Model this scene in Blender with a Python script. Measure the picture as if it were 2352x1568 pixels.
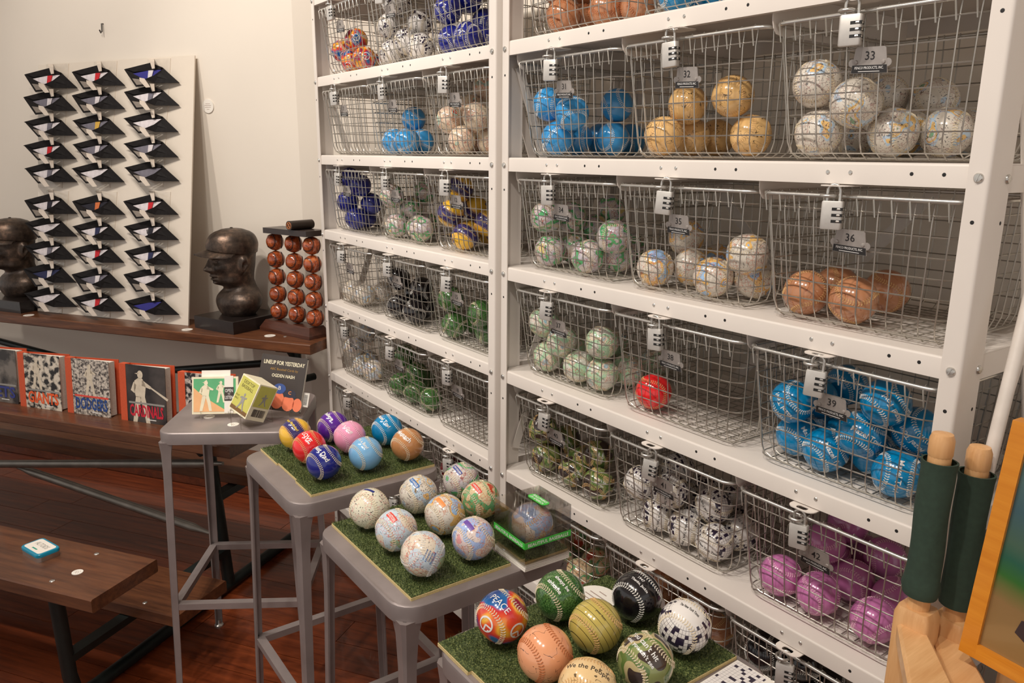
import bpy, bmesh, math, random
import numpy as np
from mathutils import Vector, Matrix, Quaternion
for o in list(bpy.data.objects): bpy.data.objects.remove(o, do_unlink=True)
random.seed(7)
SC = bpy.context.scene
COL = SC.collection
R_ = math.radians
# ------------------------------------------------------------------ camera
F_PX = 1797.88
YAW, PITCH, ROLL = -0.9476464, -0.2336788, 0.0091748
CAM = Vector((1.50124, -1.06497, 1.44506))
_cy, _sy, _cp, _sp = math.cos(YAW), math.sin(YAW), math.cos(PITCH), math.sin(PITCH)
FW = Vector((_sy*_cp, _cy*_cp, _sp))
_r = Vector((_cy, -_sy, 0)); _u = _r.cross(FW)
RT = _r*math.cos(ROLL) + _u*math.sin(ROLL)
UP = _u*math.cos(ROLL) - _r*math.sin(ROLL)
cd = bpy.data.cameras.new('camera'); cam = bpy.data.objects.new('camera', cd); COL.objects.link(cam)
cd.sensor_fit = 'HORIZONTAL'; cd.sensor_width = 36.0; cd.lens = F_PX/2352*36.0
cd.clip_start = 0.02; cd.clip_end = 60
M = Matrix.Identity(4)
for i in range(3):
    M[i][0], M[i][1], M[i][2], M[i][3] = RT[i], UP[i], -FW[i], CAM[i]
cam.matrix_world = M
SC.camera = cam
# ------------------------------------------------------------------ light and exposure
SC.view_settings.view_transform = 'Standard'; SC.view_settings.look = 'None'
SC.view_settings.gamma = 1.0; SC.view_settings.use_curve_mapping = False
SC.view_settings.exposure = 0.0
W = bpy.data.worlds.new('world'); SC.world = W; W.use_nodes = True
W.node_tree.nodes['Background'].inputs[0].default_value = (1.0, 0.95, 0.90, 1)
W.node_tree.nodes['Background'].inputs[1].default_value = 0.72
WARM = (1.0, 0.93, 0.85)
def spot(name, loc, target, power, angle=70, blend=0.6, size=0.05, col=WARM):
    l = bpy.data.lights.new(name, 'SPOT'); l.energy = power; l.color = col
    l.spot_size = R_(angle); l.spot_blend = blend; l.shadow_soft_size = size
    o = bpy.data.objects.new(name, l); COL.objects.link(o); o.location = loc
    o.rotation_euler = (Vector(target)-Vector(loc)).to_track_quat('-Z', 'Y').to_euler()
    return o
# ceiling track spots along the room, aimed at the shelving and the bleacher wall
CEIL = 3.15
spot('ceiling_track_spot_offscreen', (0.75, -1.55, 3.0), (0.75, 0.1, 0.95), 67, 88)
spot('ceiling_track_spot_offscreen', (0.25, -1.50, 3.0), (0.10, 0.1, 0.95), 60, 88)
spot('ceiling_track_spot_offscreen', (1.45, -1.45, 3.0), (1.00, 0.0, 0.85), 52, 85)
spot('ceiling_track_spot_offscreen', (-0.75, -1.35, 3.0), (-0.85, 0.0, 1.0), 60, 88)
spot('ceiling_track_spot_offscreen', (-1.25, -1.55, 3.0), (-1.75, -0.05, 1.15), 56, 95)
spot('ceiling_track_spot_offscreen', (-0.55, -1.15, 3.0), (-1.55, -0.05, 1.35), 38, 90)
# ------------------------------------------------------------------ pixel helpers (2352 x 1568 frame)
def ray(px, py): return FW + RT*((px-1176)/F_PX) - UP*((py-784)/F_PX)
def at(px, py, z):
    d = ray(px, py); return CAM + d*((z-CAM.z)/d.z)
def aty(px, py, y):
    d = ray(px, py); return CAM + d*((y-CAM.y)/d.y)
TH = R_(35.0)
UA = Vector((-math.cos(TH), -math.sin(TH), 0)); VB = Vector((-math.sin(TH), math.cos(TH), 0))   # along the bleacher, towards its wall
def uv(u, v, z=0.0): return UA*u + VB*v + Vector((0, 0, z))
def atv(px, py, v):
    d = ray(px, py); return CAM + d*((v-CAM.dot(VB))/d.dot(VB))
def bz(rz, loc=(0, 0, 0)): return Matrix.Translation(Vector(loc)) @ Matrix.Rotation(rz, 4, 'Z')
ROT_UV = math.atan2(-UA.y, -UA.x)            # local +x = -UA (to the right along the bleacher), local +y = VB
# ------------------------------------------------------------------ mesh helpers
class MB:
    def __init__(s): s.v = []; s.f = []; s.m = []
    def add(s, vs, fs, mi=0, M=None):
        b = len(s.v)
        for p in vs:
            p = Vector(p)
            if M is not None: p = M @ p
            s.v.append((p.x, p.y, p.z))
        for f in fs: s.f.append(tuple(i+b for i in f)); s.m.append(mi)
        return s
    def box(s, x0, x1, y0, y1, z0, z1, M=None, mi=0):
        vs = [(x0,y0,z0),(x1,y0,z0),(x1,y1,z0),(x0,y1,z0),(x0,y0,z1),(x1,y0,z1),(x1,y1,z1),(x0,y1,z1)]
        return s.add(vs, [(3,2,1,0),(4,5,6,7),(0,1,5,4),(1,2,6,5),(2,3,7,6),(3,0,4,7)], mi, M)
    def prism(s, poly, d0, d1, M=None, mi=0, flip=False):      # poly in xy, extruded along z from d0 to d1
        n = len(poly)
        vs = [(x, y, d0) for x, y in poly] + [(x, y, d1) for x, y in poly]
        fs = [tuple(range(n-1, -1, -1)), tuple(range(n, 2*n))] + [(i, (i+1) % n, n+(i+1) % n, n+i) for i in range(n)]
        return s.add(vs, fs, mi, M)
    def loft(s, rings, cap=True, mi=0, M=None, closed=False):
        n = len(rings[0]); vs = [p for r in rings for p in r]; fs = []
        k = len(rings)
        for a in range(k if closed else k-1):
            b = (a+1) % k
            for i in range(n): fs.append((a*n+i, a*n+(i+1) % n, b*n+(i+1) % n, b*n+i))
        if cap and not closed:
            fs.append(tuple(range(n-1, -1, -1))); fs.append(tuple((k-1)*n+i for i in range(n)))
        return s.add(vs, fs, mi, M)
    def lathe(s, prof, n=24, M=None, mi=0):                      # prof [(r, z)]
        return s.loft([[(max(r, 1e-5)*math.cos(2*math.pi*i/n), max(r, 1e-5)*math.sin(2*math.pi*i/n), z) for i in range(n)] for r, z in prof], True, mi, M)
    def tube(s, pts, r, n=6, closed=False, M=None, mi=0):
        pts = [Vector(p) for p in pts]; k = len(pts); rings = []
        rr = r if isinstance(r, (list, tuple)) else [r]*k
        nrm = None
        for i in range(k):
            if closed: t = pts[(i+1) % k]-pts[i-1]
            else: t = pts[min(i+1, k-1)]-pts[max(i-1, 0)]
            if t.length < 1e-9: t = Vector((0, 0, 1))
            t.normalize()
            if nrm is None:
                a = Vector((0, 0, 1)) if abs(t.z) < 0.9 else Vector((1, 0, 0))
                nrm = (a - t*a.dot(t)).normalized()
            else:
                nrm = nrm - t*nrm.dot(t)
                nrm = nrm.normalized() if nrm.length > 1e-6 else t.orthogonal().normalized()
            bn = t.cross(nrm)
            rings.append([pts[i] + (nrm*math.cos(2*math.pi*j/n) + bn*math.sin(2*math.pi*j/n))*rr[i] for j in range(n)])
        return s.loft(rings, not closed, mi, M, closed)
    def mesh(s, name, ang=35):
        me = bpy.data.meshes.new(name); me.from_pydata(s.v, [], s.f); me.update()
        if ang: smooth(me, ang)
        return me
    def obj(s, name, mat, parent=None, ang=35):
        return mo(name, s.mesh(name, ang), mat, parent, mis=s.m if any(s.m) else None)
def smooth(me, ang):
    me.polygons.foreach_set('use_smooth', [True]*len(me.polygons))
    me.set_sharp_from_angle(angle=R_(ang))
def mo(name, me, mat, parent=None, mis=None):
    o = bpy.data.objects.new(name, me); COL.objects.link(o)
    mats = mat if isinstance(mat, (list, tuple)) else [mat]
    if len(me.materials) == 0:
        for m in mats: me.materials.append(m)
        if mis: me.polygons.foreach_set('material_index', mis)
    if parent is not None: o.parent = parent
    return o
def objmat(o, m):                      # material on the object, so that copies may share a mesh
    o.material_slots[0].link = 'OBJECT'; o.material_slots[0].material = m
def tag(o, label, cat, group=None):
    o['label'] = label; o['category'] = cat
    if group: o['group'] = group
    return o
def thing(name, label, cat, M=None, group=None):
    o = bpy.data.objects.new(name, None); COL.objects.link(o); o.empty_display_size = 0.05
    if M is not None: o.matrix_world = M
    return tag(o, label, cat, group)
def struct(o): o['kind'] = 'structure'; return o
def rrect(w, h, r, n=4, cx=0, cy=0):
    pts = []
    for qx, qy, a0 in ((1, 1, 0), (-1, 1, 90), (-1, -1, 180), (1, -1, 270)):
        for i in range(n+1):
            a = R_(a0 + 90*i/n); pts.append((cx+qx*(w/2-r)+r*math.cos(a), cy+qy*(h/2-r)+r*math.sin(a)))
    return pts
def frame_xy(o, ex, ey):               # matrix with local x, y along ex, ey at o
    ex = Vector(ex).normalized(); ey = Vector(ey); ey = (ey-ex*ey.dot(ex)).normalized(); ez = ex.cross(ey)
    m = Matrix.Identity(4)
    for i in range(3): m[i][0], m[i][1], m[i][2], m[i][3] = ex[i], ey[i], ez[i], o[i]
    return m
_T = {}
def text2d(s, bold=0.0, sp=1.0):       # (verts, faces, width, height), centred, capital height about 0.7
    k = (s, bold, sp)
    if k not in _T:
        c = bpy.data.curves.new('t', 'FONT'); c.body = s; c.align_x = 'CENTER'; c.align_y = 'CENTER'
        c.resolution_u = 2; c.offset = bold; c.space_character = sp; c.space_line = 0.85
        o = bpy.data.objects.new('t', c); COL.objects.link(o); bpy.context.view_layer.update()
        dg = bpy.context.evaluated_depsgraph_get(); me = bpy.data.meshes.new_from_object(o.evaluated_get(dg))
        vs = [tuple(v.co) for v in me.vertices]; fs = [tuple(p.vertices) for p in me.polygons]
        bpy.data.objects.remove(o); bpy.data.curves.remove(c); bpy.data.meshes.remove(me)
        xs = [v[0] for v in vs] or [0]; ys = [v[1] for v in vs] or [0]
        cx, cy = (min(xs)+max(xs))/2, (min(ys)+max(ys))/2
        _T[k] = ([(v[0]-cx, v[1]-cy) for v in vs], fs, max(xs)-min(xs), max(ys)-min(ys))
    return _T[k]
def flat_text(mb, s, h, M, bold=0.0, width=None, off=0.0004, mi=0):    # letters on a plane: h = overall height
    vs, fs, w, hh = text2d(s, bold); k = h/hh; kx = k if width is None else width/w
    mb.add([(x*kx, y*k, off) for x, y in vs], fs, mi, M)
def sph(x, y, R, off):                 # plane point (arc lengths) -> sphere about the +z pole
    a = math.hypot(x, y)/R; r = R+off
    if a < 1e-9: return (0, 0, r)
    s = math.sin(a)*r; d = math.hypot(x, y)
    return (s*x/d, s*y/d, r*math.cos(a))
def ball_text(mb, s, h, cx, cy, R, rot=0.0, bold=0.02, width=None, off=0.0004):
    vs, fs, w, hh = text2d(s, bold); k = h/hh; kx = k if width is None else width/w
    c, sn = math.cos(rot), math.sin(rot)
    mb.add([sph(cx+x*kx*c-y*k*sn, cy+x*kx*sn+y*k*c, R, off) for x, y in vs], fs)
def ball_patch(mb, w, h, cx, cy, R, off=0.0003, nx=8, ny=3, r=0):
    vs = [sph(cx+w*(i/nx-.5), cy+h*(j/ny-.5), R, off) for j in range(ny+1) for i in range(nx+1)]
    fs = [(j*(nx+1)+i, j*(nx+1)+i+1, (j+1)*(nx+1)+i+1, (j+1)*(nx+1)+i) for j in range(ny) for i in range(nx)]
    mb.add(vs, fs)
def ball_stroke(mb, pts, w, R, off=0.0005):
    for (x0, y0), (x1, y1) in zip(pts[:-1], pts[1:]):
        d = math.hypot(x1-x0, y1-y0) or 1e-9; nx, ny = -(y1-y0)/d*w/2, (x1-x0)/d*w/2
        mb.add([sph(x0+nx, y0+ny, R, off), sph(x0-nx, y0-ny, R, off), sph(x1-nx, y1-ny, R, off), sph(x1+nx, y1+ny, R, off)], [(0, 1, 2, 3)])
# ------------------------------------------------------------------ materials
class NT:
    def __init__(s, name):
        s.mat = bpy.data.materials.new(name); s.mat.use_nodes = True
        s.t = s.mat.node_tree; s.p = s.t.nodes['Principled BSDF']
    def n(s, typ, **kw):
        nd = s.t.nodes.new(typ)
        for k, v in kw.items():
            if k.startswith('i_'):
                key = k[2:]; key = int(key) if key.isdigit() else key
                s.put(nd.inputs[key], v)
            else: setattr(nd, k, v)
        return nd
    def put(s, inp, v):
        if isinstance(v, bpy.types.NodeSocket): s.t.links.new(v, inp)
        else: inp.default_value = v
    def math(s, op, a, b=0.0, clamp=False):
        nd = s.n('ShaderNodeMath', operation=op, use_clamp=clamp); s.put(nd.inputs[0], a); s.put(nd.inputs[1], b); return nd.outputs[0]
    def vmath(s, op, a, b=(0, 0, 0)):
        nd = s.n('ShaderNodeVectorMath', operation=op); s.put(nd.inputs[0], a); s.put(nd.inputs[1], b); return nd.outputs[0]
    def mix(s, fac, a, b, mode='MIX'):
        nd = s.n('ShaderNodeMix', data_type='RGBA', blend_type=mode)
        s.put(nd.inputs['Factor'], fac); s.put(nd.inputs[6], c4(a)); s.put(nd.inputs[7], c4(b)); return nd.outputs[2]
    def noise(s, vec, scale, detail=2.0, rough=0.5, out=0):
        nd = s.n('ShaderNodeTexNoise'); s.put(nd.inputs['Vector'], vec); nd.inputs['Scale'].default_value = scale
        nd.inputs['Detail'].default_value = detail; nd.inputs['Roughness'].default_value = rough; return nd.outputs[out]
    def ramp(s, fac, stops, interp='LINEAR'):
        nd = s.n('ShaderNodeValToRGB'); cr = nd.color_ramp; cr.interpolation = interp
        while len(cr.elements) < len(stops): cr.elements.new(0.5)
        for e, (p, c) in zip(cr.elements, stops): e.position = p; e.color = c4(c)
        s.put(nd.inputs[0], fac); return nd.outputs[0]
    def coord(s, out='Object'): return s.n('ShaderNodeTexCoord').outputs[out]
    def rnd(s): return s.n('ShaderNodeObjectInfo').outputs['Random']
    def rcoord(s, k=31.0):
        cb = s.n('ShaderNodeCombineXYZ'); r = s.rnd()
        s.put(cb.inputs[0], s.math('MULTIPLY', r, k)); s.put(cb.inputs[1], s.math('MULTIPLY', r, k*1.7)); s.put(cb.inputs[2], s.math('MULTIPLY', r, k*2.3))
        return s.vmath('ADD', s.coord(), cb.outputs[0])
    def fin(s, col, rough=0.5, metal=0.0, coat=0.0, spec=0.5, bump=None, bstr=0.2, bdist=0.002):
        s.put(s.p.inputs['Base Color'], c4(col)); s.put(s.p.inputs['Roughness'], rough); s.p.inputs['Metallic'].default_value = metal
        s.p.inputs['Coat Weight'].default_value = coat; s.p.inputs['Coat Roughness'].default_value = 0.05
        s.p.inputs['Specular IOR Level'].default_value = spec
        if bump is not None:
            b = s.n('ShaderNodeBump'); b.inputs['Strength'].default_value = bstr; b.inputs['Distance'].default_value = bdist
            s.put(b.inputs['Height'], bump); s.put(s.p.inputs['Normal'], b.outputs[0])
        return s.mat
def c4(c):
    if isinstance(c, bpy.types.NodeSocket): return c
    return (c[0], c[1], c[2], 1.0) if len(c) == 3 else c
def srgb(r, g, b):
    return tuple(((c/255)/12.92 if c/255 <= 0.04045 else ((c/255+0.055)/1.055)**2.4) for c in (r, g, b))
_M = {}
def plain(name, col, rough=0.5, metal=0.0, coat=0.0, var=0.06, scale=40, bump=0.0):
    if name in _M: return _M[name]
    t = NT(name); c = t.coord(); nz = t.noise(c, scale, 4)
    lo = tuple(max(0, x*(1-var)) for x in col); hi = tuple(min(1, x*(1+var)) for x in col)
    _M[name] = t.fin(t.ramp(nz, [(0.3, lo), (0.7, hi)]), rough, metal, coat, bump=nz if bump else None, bstr=bump)
    return _M[name]
def wood(name, dark, light, scale=6, rough=0.35, coat=0.2, axis=0, rnd=True, bump=0.05):
    t = NT(name); c = t.rcoord() if rnd else t.coord()
    st = [14, 14, 14]; st[axis] = 1.0
    v = t.vmath('MULTIPLY', c, tuple(st)); nz = t.noise(v, scale, 6, 0.6); fine = t.noise(v, scale*6, 3)
    f = t.math('ADD', t.math('MULTIPLY', nz, 0.75), t.math('MULTIPLY', fine, 0.25))
    col = t.ramp(f, [(0.32, dark), (0.68, light)])
    if rnd: col = t.mix(t.math('MULTIPLY', t.rnd(), 0.35), col, dark)
    return t.fin(col, rough, 0, coat, bump=fine, bstr=bump, bdist=0.0006)
# ------------------------------------------------------------------ shared materials
WALL = plain('wall_paint', srgb(232, 222, 208), 0.75, var=0.015, scale=3)
WALLB = WALL
CEILM = plain('ceiling_paint', (0.8, 0.77, 0.72), 0.9, var=0.01, scale=2)
SHELF = plain('white_enamel', srgb(226, 217, 208), 0.38, var=0.015, scale=12)
def dusty():
    t = NT('shelf_top_enamel'); c = t.coord(); nz = t.noise(c, 9, 5)
    return t.fin(t.ramp(nz, [(0.35, srgb(196, 186, 174)), (0.65, srgb(222, 213, 202))]), 0.5)
SHELFTOP = dusty()
STEEL = plain('bright_steel', (0.62, 0.60, 0.56), 0.28, 0.8, var=0.08, scale=60)
WIRE = plain('galvanised_wire', (0.50, 0.47, 0.42), 0.32, 0.8, var=0.1, scale=50)
LOCKM = plain('brushed_lock_steel', (0.62, 0.59, 0.55), 0.45, 0.45, var=0.06, scale=80)
PLATE = plain('tin_plate', (0.42, 0.38, 0.35), 0.45, 0.5, var=0.08, scale=60)
DARK = plain('black_slot', (0.012, 0.011, 0.011), 0.6)
INK = plain('black_ink', (0.02, 0.018, 0.018), 0.5)
WHITEINK = plain('white_print', (0.85, 0.83, 0.8), 0.35)
SEAT = plain('grey_painted_steel', srgb(144, 133, 130), 0.42, 0.35, var=0.12, scale=14)
SEATLEG = SEAT
PLANK = wood('stained_plank', srgb(66, 37, 23), srgb(126, 78, 48), 5, 0.38, 0.15, 0)
FLOORW = wood('floor_wood', srgb(84, 34, 15), srgb(150, 72, 36), 4, 0.30, 0.25, 0)
PIPE = plain('dark_green_pipe', srgb(34, 40, 38), 0.42, 0.4, var=0.2, scale=20)
BRACE = plain('grey_pipe', srgb(128, 122, 114), 0.34, 0.6, var=0.15, scale=20)
PAPER = plain('white_card', srgb(238, 232, 222), 0.6, var=0.02)
PAGES = plain('page_edges', srgb(226, 218, 206), 0.8, var=0.08, scale=200)
CLEARM = None
def clear_plastic(name, col=(1, 1, 1), rough=0.02):
    t = NT(name); t.fin(col, rough); t.p.inputs['Transmission Weight'].default_value = 1.0; t.p.inputs['IOR'].default_value = 1.3
    mixn = t.n('ShaderNodeMixShader'); tr = t.n('ShaderNodeBsdfTransparent'); lw = t.n('ShaderNodeLayerWeight'); lw.inputs[0].default_value = 0.25
    gl = t.n('ShaderNodeBsdfGlossy'); gl.inputs['Roughness'].default_value = rough; gl.inputs[0].default_value = (0.9, 0.9, 0.9, 1)
    t.put(mixn.inputs[0], t.math('ADD', t.math('MULTIPLY', lw.outputs['Fresnel'], 0.55), 0.05)); t.t.links.new(tr.outputs[0], mixn.inputs[1]); t.t.links.new(gl.outputs[0], mixn.inputs[2])
    tr.inputs[0].default_value = (0.93, 0.92, 0.90, 1)
    t.t.links.new(mixn.outputs[0], t.t.nodes['Material Output'].inputs[0])
    return t.mat
CLEAR = clear_plastic('clear_acrylic')
# ------------------------------------------------------------------ the setting
VW = 0.880                       # bleacher wall
YB = 0.52                        # wall behind the shelving
XC = -1.445; UC = Vector((XC, 0.044, 0)).dot(UA)
fl = struct(MB().box(-6, 4.5, -5, 2.5, -0.06, -0.006).obj('floor', FLOORW, ang=0))
def boards():
    w = 0.112; k = 0
    meshes = {}
    for r in range(-10, 9):
        v0 = r*w - 0.03
        if v0+w > VW+0.03: continue
        u = -0.9 - random.random()*0.9
        while u < 3.6:
            L = random.choice((0.9, 1.2, 1.5))
            if L not in meshes:
                b = MB(); b.box(0, L-0.002, 0, w-0.002, -0.02, 0.0); meshes[L] = b.mesh('floorboard', 0)
            c = uv(u+L, v0)
            if not (c.y > YB+0.1 or u > 3.6):
                o = mo('floorboard', meshes[L], FLOORW, fl); o.matrix_world = bz(ROT_UV, c)
            u += L
boards()
def slab(name, a, b, n, mat, z0=0.0, z1=CEIL, t=0.08):
    a, b, n = Vector(a), Vector(b), Vector(n).normalized()*t
    m = MB(); q = [a, b, b+n, a+n]
    m.add([(p.x, p.y, z0) for p in q]+[(p.x, p.y, z1) for p in q], [(3,2,1,0),(4,5,6,7),(0,1,5,4),(1,2,6,5),(2,3,7,6),(3,0,4,7)])
    o = struct(m.obj(name, mat, ang=0))
    return o
cor = uv(UC, VW)
slab('wall_left', uv(5.2, VW), cor, VB, WALL)
slab('wall_side', cor, (-1.16, YB, 0), (-0.86, 0.51, 0), WALL)
slab('wall_back', (-1.25, YB, 0), (3.2, YB, 0), (0, 1, 0), WALLB)
slab('baseboard_left', uv(5.2, VW-0.012), uv(UC, VW-0.012), VB, wood('baseboard_wood', srgb(70, 32, 16), srgb(120, 60, 32), 4), 0, 0.085, 0.012)
struct(MB().box(-6, 4.5, -5, 2.5, CEIL, CEIL+0.05).obj('ceiling', CEILM, ang=0))
# ------------------------------------------------------------------ shelving units
ZS = dict(A=1.692, B=1.4396, C=1.187, D=0.9333, E=0.6752, F=0.4215, G=0.168)
ZS['T'] = 1.945
ROWS = 'TABCDEFG'
LIP = 0.031; DEP = 0.42; HS = 2.22
def disc(r, h, n=12):
    return MB().lathe([(0.0001, 0), (r, 0), (r, h*0.5), (r*0.75, h), (0.0001, h)], n).mesh('disc', 40)
ME_RIVET = disc(0.0032, 0.0016); ME_HOLE = disc(0.0027, 0.0002, 10)
def bolt_mesh():
    b = MB(); b.lathe([(0.0001, 0), (0.0062, 0), (0.0062, 0.0015), (0.0048, 0.0032), (0.0001, 0.0038)], 16)
    b.box(-0.0052, 0.0052, -0.0007, 0.0007, 0.0034, 0.0041)
    return b.mesh('bolt', 40)
ME_BOLT = bolt_mesh()
FACE_F = Matrix(((1,0,0,0),(0,0,-1,0),(0,1,0,0),(0,0,0,1)))       # local z -> world -y
FACE_R = Matrix(((0,0,1,0),(1,0,0,0),(0,1,0,0),(0,0,0,1)))        # local z -> world +x
def shelving(x0, x1, label, first):
    xm = (x0+x1)/2
    T = thing('shelving_unit', label, 'shelving', Matrix.Translation((xm, 0, 0)), 'white steel shelving units')
    h = (x1-x0)/2
    ME_LB = None
    for sx in (-1, 1):
        for yy, sy in ((0, 1), (DEP, -1)):
            b = MB(); pw, pd = 0.027, 0.058
            xi, xo = sx*h, sx*(h+pw)
            # angle iron with a rounded bend
            poly = []
            t = 0.0022; r = 0.005
            P_ = [(0, 0), (pw-r, 0)] + [(pw-r+r*math.sin(a), r-r*math.cos(a)) for a in (R_(30), R_(60), R_(90))] + [(pw, pd), (pw-t, pd), (pw-t, r)] + [(pw-r, t), (0, t)]
            poly = [(sx*(h+px), yy-sy*0.0025+sy*py) for px, py in P_]
            b.prism(poly, 0.0, HS)
            p = b.obj('post', SHELF, T, 40)
            for zn in ROWS:
                z = ZS[zn]
                if yy == 0:
                    q = mo('bolt', ME_BOLT, STEEL, p); q.matrix_local = Matrix.Translation((sx*(h+0.014), -0.0025, z-0.017)) @ FACE_F @ Matrix.Rotation(random.uniform(0, 3), 4, 'Z')
                    q = mo('punch_hole', ME_HOLE, DARK, p); q.matrix_local = Matrix.Translation((sx*(h+0.0135), -0.0025, z-0.073)) @ FACE_F
                    if sx == 1:
                        q = mo('bolt', ME_BOLT, STEEL, p); q.matrix_local = Matrix.Translation((h+pw, 0.046, z-0.019)) @ FACE_R
                        q = mo('punch_hole', ME_HOLE, DARK, p); q.matrix_local = Matrix.Translation((h+pw, 0.045, z-0.075)) @ FACE_R
    e = h+0.0225
    def tray():
        b = MB(); r = 0.004; t = 0.0016
        # front lip with a rounded top edge, plate and returns, as a section swept along x
        sec = [(0, -LIP), (0, -r)] + [(r-r*math.cos(a), -r+r*math.sin(a)) for a in (R_(30), R_(60), R_(90))] + [(DEP-0.005, 0), (DEP-0.005, -LIP), (DEP-0.007, -LIP), (DEP-0.007, -t), (r+t, -t), (t, -r-t), (t, -LIP+t), (0.012, -LIP+t), (0.012, -LIP)]
        n = len(sec)
        b.loft([[(-e, y, z) for y, z in sec], [(e, y, z) for y, z in sec]], True)
        for s in (-1, 1): b.box(s*e-(0.0016 if s > 0 else 0), s*e+(0.0016 if s < 0 else 0), 0.002, DEP-0.006, -LIP-0.006, -0.0018)
        return b.mesh('shelf', 40)
    me = tray()
    me_div = MB().prism([(0.012, 0), (0.012, -0.038), (0.016, -0.05), (0.024, -0.058), (0.036, -0.06), (0.40, -0.06), (0.40, 0)], -0.0008, 0.0008,
                        Matrix(((0,0,1,0),(1,0,0,0),(0,1,0,0),(0,0,0,1)))).mesh('basket_divider', 0)
    ro, ri = rrect(0.046, 0.05, 0.012, 4), rrect(0.019, 0.0125, 0.005, 4, 0, -0.0155)
    hp = MB().loft([[(x, y, z) for x, y in r] for r, z in ((ro, -0.0008), (ro, 0.0008), (ri, 0.0008), (ri, -0.0008))], False, 0, None, True).mesh('hasp_plate', 0)
    for zn in ROWS:
        z = ZS[zn]
        s = mo('shelf', me, SHELF, T); s.location = (0, 0, z)
        nxt = ROWS.index(zn)+1
        if nxt < 8:
            for i in range(3):
                bx = xcen(first, i)-xm
                for dx in (-0.040, -0.004):
                    q = mo('rivet', ME_RIVET, STEEL, s); q.matrix_local = Matrix.Translation((bx+dx, 0, -0.0145)) @ FACE_F
                for dx in (0.085, 0.128):
                    if bx+dx < h-0.02:
                        q = mo('punch_hole', ME_HOLE, DARK, s); q.matrix_local = Matrix.Translation((bx+dx, 0, -0.0145)) @ FACE_F
                q = mo('hasp_plate', hp, SHELF, s); q.location = (bx-0.02, 0.006, -LIP-0.0025)
                q = mo('basket_divider', me_div, SHELF, s); q.location = (bx-0.1685, 0, -0.002)
    # flat X braces on both sides and the back
    for sx in (-1, 1):
        X = sx*(h+0.018)
        for ya, za, yb, zb in ((0.04, 1.64, 0.38, 0.72), (0.38, 1.64, 0.04, 0.72)):
            b = MB(); d = Vector((0, yb-ya, zb-za)).normalized(); nn = Vector((0, -d.z, d.y))*0.011
            a, c = Vector((X, ya, za)), Vector((X, yb, zb)); o = Vector((0.0012*(1 if ya < yb else -1), 0, 0))
            b.loft([[a-nn-o, a+nn-o, a+nn+o, a-nn+o], [c-nn-o, c+nn-o, c+nn+o, c-nn+o]])
            b.obj('side_brace', SHELF, T, 0)
    for xa, xb in ((-h, h), (h, -h)):
        b = MB(); a, c = Vector((xa, DEP+0.004, 1.66)), Vector((xb, DEP+0.004, 0.55)); d = (c-a).normalized(); nn = Vector((-d.z, 0, d.x))*0.012
        o = Vector((0, 0.0012*(1 if xa < xb else -1), 0)); b.loft([[a-nn-o, a+nn-o, a+nn+o, a-nn+o], [c-nn-o, c+nn-o, c+nn+o, c-nn+o]]); b.obj('back_brace', SHELF, T, 0)
    return T
def xcen(first, i): return (-1.103+0.176+0.339*i) if first == 1 else (0.181+0.336*i)
shelving(-1.103, -0.0786, 'white steel shelving unit standing beside the wooden bleacher bench', 1)
shelving(0.0, 1.0115, 'white steel shelving unit standing beside the folded wooden chairs', 25)
# ------------------------------------------------------------------ wire baskets
def hw(h): return 0.143 + 0.017*h/0.2
def yf(h): return 0.032 - 0.022*h/0.2
def yb(h): return 0.325 + 0.010*h/0.2
RIMZ = 0.203
def ring(h, r=0.03, n=4):
    w, a, b = hw(h), yf(h), yb(h)
    return [(x, y, h) for x, y in rrect(2*w, b-a, r, n, 0, (a+b)/2)]
def basket_meshes():
    rim = MB(); rim.tube([(x, y, RIMZ) for x, y in rrect(0.3225, 0.331, 0.024, 5, 0, 0.1725)], 0.0033, 8, True)
    g = MB(); wr = 0.00115
    for k in range(7):
        g.tube(ring(0.012+k*0.0285), wr, 5, True)
    hs = [0.175, 0.14, 0.10, 0.06, 0.03]
    for i in range(12):
        s = -1+2*(i+0.5)/12
        def X(h): return s*(hw(h)-0.004)
        p = [(X(.2)-0.0025, yf(.2)-0.0035, 0.176), (X(.2)-0.0055, yf(.2)-0.0055, 0.2005), (X(.2)-0.004, yf(.2)-0.001, 0.2080), (X(.2)-0.001, yf(.2)+0.0035, 0.2030)]
        p += [(X(h), yf(h)-0.0012, h) for h in hs]
        p += [(X(.015), yf(.015)+0.004, 0.013), (X(.005), yf(0)+0.018, 0.0035)]
        p += [(X(0), 0.17, 0.0030), (X(.005), yb(0)-0.018, 0.0035), (X(.015), yb(.015)-0.004, 0.013)]
        p += [(X(h), yb(h)+0.0012, h) for h in reversed(hs)] + [(X(.2), yb(.2)-0.001, 0.207)]
        g.tube(p, wr, 5)
    for i in range(12):
        t = (i+0.5)/12
        def Y(h): return yf(h)+0.006+(yb(h)-yf(h)-0.012)*t
        p = []
        for sgn in (-1, 1):
            q = [(sgn*(hw(.2)-0.0005), Y(.2), 0.207)] + [(sgn*(hw(h)+0.0012), Y(h), h) for h in hs] + [(sgn*(hw(.015)-0.004), Y(.015), 0.014), (sgn*(hw(0)-0.018), Y(0), 0.0052)]
            p += q if sgn < 0 else q[::-1]
        g.tube(p, wr, 5)
    lo = MB(); lo.tube([(-0.0285+0.0105*math.cos(a), -0.0085+0.0105*math.sin(a), RIMZ+0.001) for a in [2*math.pi*i/12 for i in range(12)]], 0.0026, 6, True)
    return rim.mesh('rim', 60), g.mesh('wire_mesh', 60), lo.mesh('hasp_ring', 60)
ME_RIM, ME_GRID, ME_LOOP = basket_meshes()
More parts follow.
